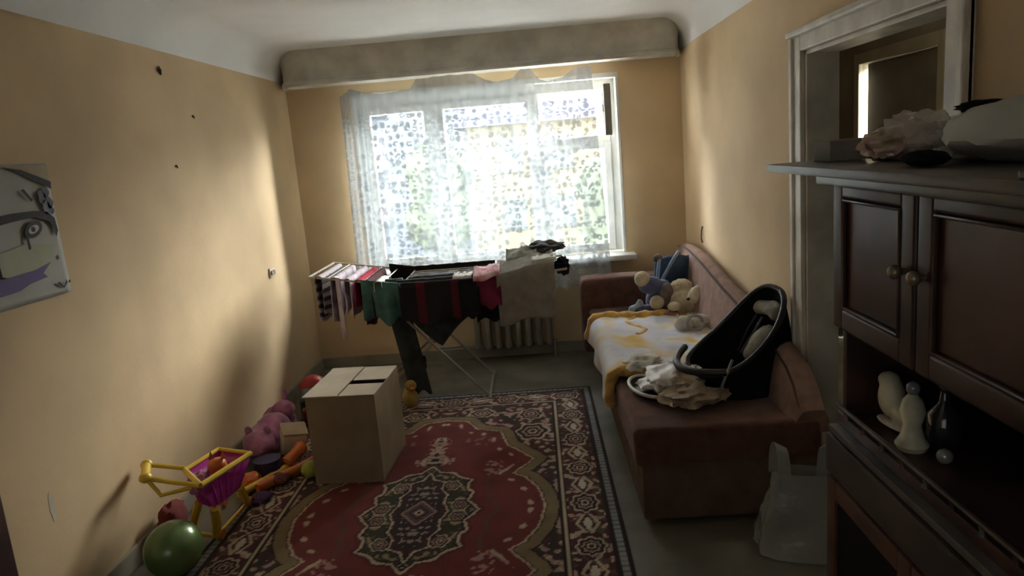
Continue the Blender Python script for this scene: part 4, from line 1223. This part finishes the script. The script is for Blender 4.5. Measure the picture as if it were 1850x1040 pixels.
# things lying on the cabinet top
ZT = 1.5935
o = mk('grey_carton', box(B(), -.045, .045, -.04, .04, 0, .050, .003), mat('mauve_grey_carton', (.27, .25, .23), .7)); o.location = (.745, 1.80, ZT); o.rotation_euler = (0, 0, .1); tag(o, 'small mauve grey carton at the far end of the cabinet top', 'box')
e = empty('wrapped_sweets', (.78, 1.60, ZT), 'pinkish foil parcel wrapped in clear film on the cabinet top', 'parcel')
crumple('foil_parcel', (0, 0, .034), (.052, .075, .036), FOIL, None, None, .3, .5, 5, -.033, e, 4, 3)
FILM = film('clear_wrap', (.85, .83, .78), .38, .12)
crumple('film', (.035, -.03, .045), (.055, .08, .048), FILM, None, None, .55, .5, 25, -.043, e, 4, 3)
e = empty('clear_plastic_bag', (.93, 1.60, ZT), 'crumpled clear plastic bag behind the foil parcel', 'bag')
crumple('bag_skin', (0, 0, .040), (.12, .10, .040), film('greyish_clear_bag', (.62, .60, .55), .55, .2), None, None, .35, .3, 31, -.039, e, 4, 2.6)
crumple('bag_fold', (-.075, -.085, .030), (.03, .035, .030), film('bright_fold_film', (.8, .78, .75), .4, .15), None, None, .5, 0, 33, -.029, e, 3, 3)
crumple('white_pillow', (.935, 1.26, ZT + .052), (.20, .24, .066), mat('grey_white_pillow_cotton', (.60, .60, .55), .8, .06, 4), 'large greyish white pillow in a cover on the cabinet top', 'pillow', .14, .0, 41, -.053, None, 4, 1.6)
crumple('black_glove', (.80, 1.33, ZT + .098), (.035, .05, .010), BLACKF, 'black glove lying on top of the white pillow', 'glove', .3, .2, 47, None, None, 3, 3)
crumple('pillow_shade', (.70, 1.33, ZT + .014), (.030, .06, .014), BLACKF, 'flat dark lump added as shade in front of the pillow on the cabinet', 'shade', .2, .0, 49, -.013, None, 3, 3)  # black lump put in for the shadow beside the pillow
o = mk('black_case', box(B(), -.03, .03, -.03, .03, 0, .012, .003), BLACKP); o.location = (.635, .90, ZT); tag(o, 'small black case at the near edge of the cabinet top', 'case')

# ------------------------------------------------------------------ light
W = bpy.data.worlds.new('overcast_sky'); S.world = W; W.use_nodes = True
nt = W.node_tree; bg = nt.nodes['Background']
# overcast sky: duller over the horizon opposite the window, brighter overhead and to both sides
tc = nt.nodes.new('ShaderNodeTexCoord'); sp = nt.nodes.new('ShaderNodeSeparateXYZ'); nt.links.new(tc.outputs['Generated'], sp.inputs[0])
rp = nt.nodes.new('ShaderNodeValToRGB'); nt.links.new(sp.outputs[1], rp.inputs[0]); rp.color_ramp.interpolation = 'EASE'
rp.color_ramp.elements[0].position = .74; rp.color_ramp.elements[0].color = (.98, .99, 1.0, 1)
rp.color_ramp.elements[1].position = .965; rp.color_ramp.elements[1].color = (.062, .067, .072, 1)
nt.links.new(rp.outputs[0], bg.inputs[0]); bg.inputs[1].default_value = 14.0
sl_ = bpy.data.lights.new('veiled_sun', 'SUN'); sl_.energy = 15.0; sl_.angle = math.radians(32); sl_.color = (1, .96, .90)
so = bpy.data.objects.new('veiled_sun', sl_); COL.objects.link(so)
az, el = math.radians(38), math.radians(20)
so.rotation_euler = Vector((math.sin(az) * math.cos(el), math.cos(az) * math.cos(el), math.sin(el))).to_track_quat('Z', 'Y').to_euler()
# lamp of the side room behind the hall door
l = bpy.data.lights.new('side_room_lamp', 'AREA'); l.energy = 260; l.size = .6; l.color = (1, .97, .92)
lo = bpy.data.objects.new('side_room_lamp', l); COL.objects.link(lo); lo.location = (3.2, 5.0, 2.5)
# weak fill lamp added behind the camera; no window stands there
l = bpy.data.lights.new('near_fill_light', 'AREA'); l.shape = 'RECTANGLE'; l.size = 1.6; l.size_y = 1.2; l.energy = 1.5; l.color = (.95, .97, 1)
lo = bpy.data.objects.new('near_fill_light', l); COL.objects.link(lo); lo.location = (-.9, YN + .05, 1.5); lo.rotation_euler = (PI / 2, 0, 0)
l = bpy.data.lights.new('hall_lamp', 'POINT'); l.energy = 3; l.shadow_soft_size = .1; l.color = (1, .9, .75)
lo = bpy.data.objects.new('hall_lamp', l); COL.objects.link(lo); lo.location = (1.9, 3.6, 2.45)

S.view_settings.view_transform = 'Standard'; S.view_settings.look = 'None'; S.view_settings.gamma = 1; S.view_settings.use_curve_mapping = False
S.view_settings.exposure = 1.6
c = S.cycles
c.max_bounces = 10; c.diffuse_bounces = 6; c.transparent_max_bounces = 24; c.transmission_bounces = 6; c.glossy_bounces = 3
c.sample_clamp_indirect = 6; c.caustics_reflective = False; c.caustics_refractive = False
c.use_denoising = True
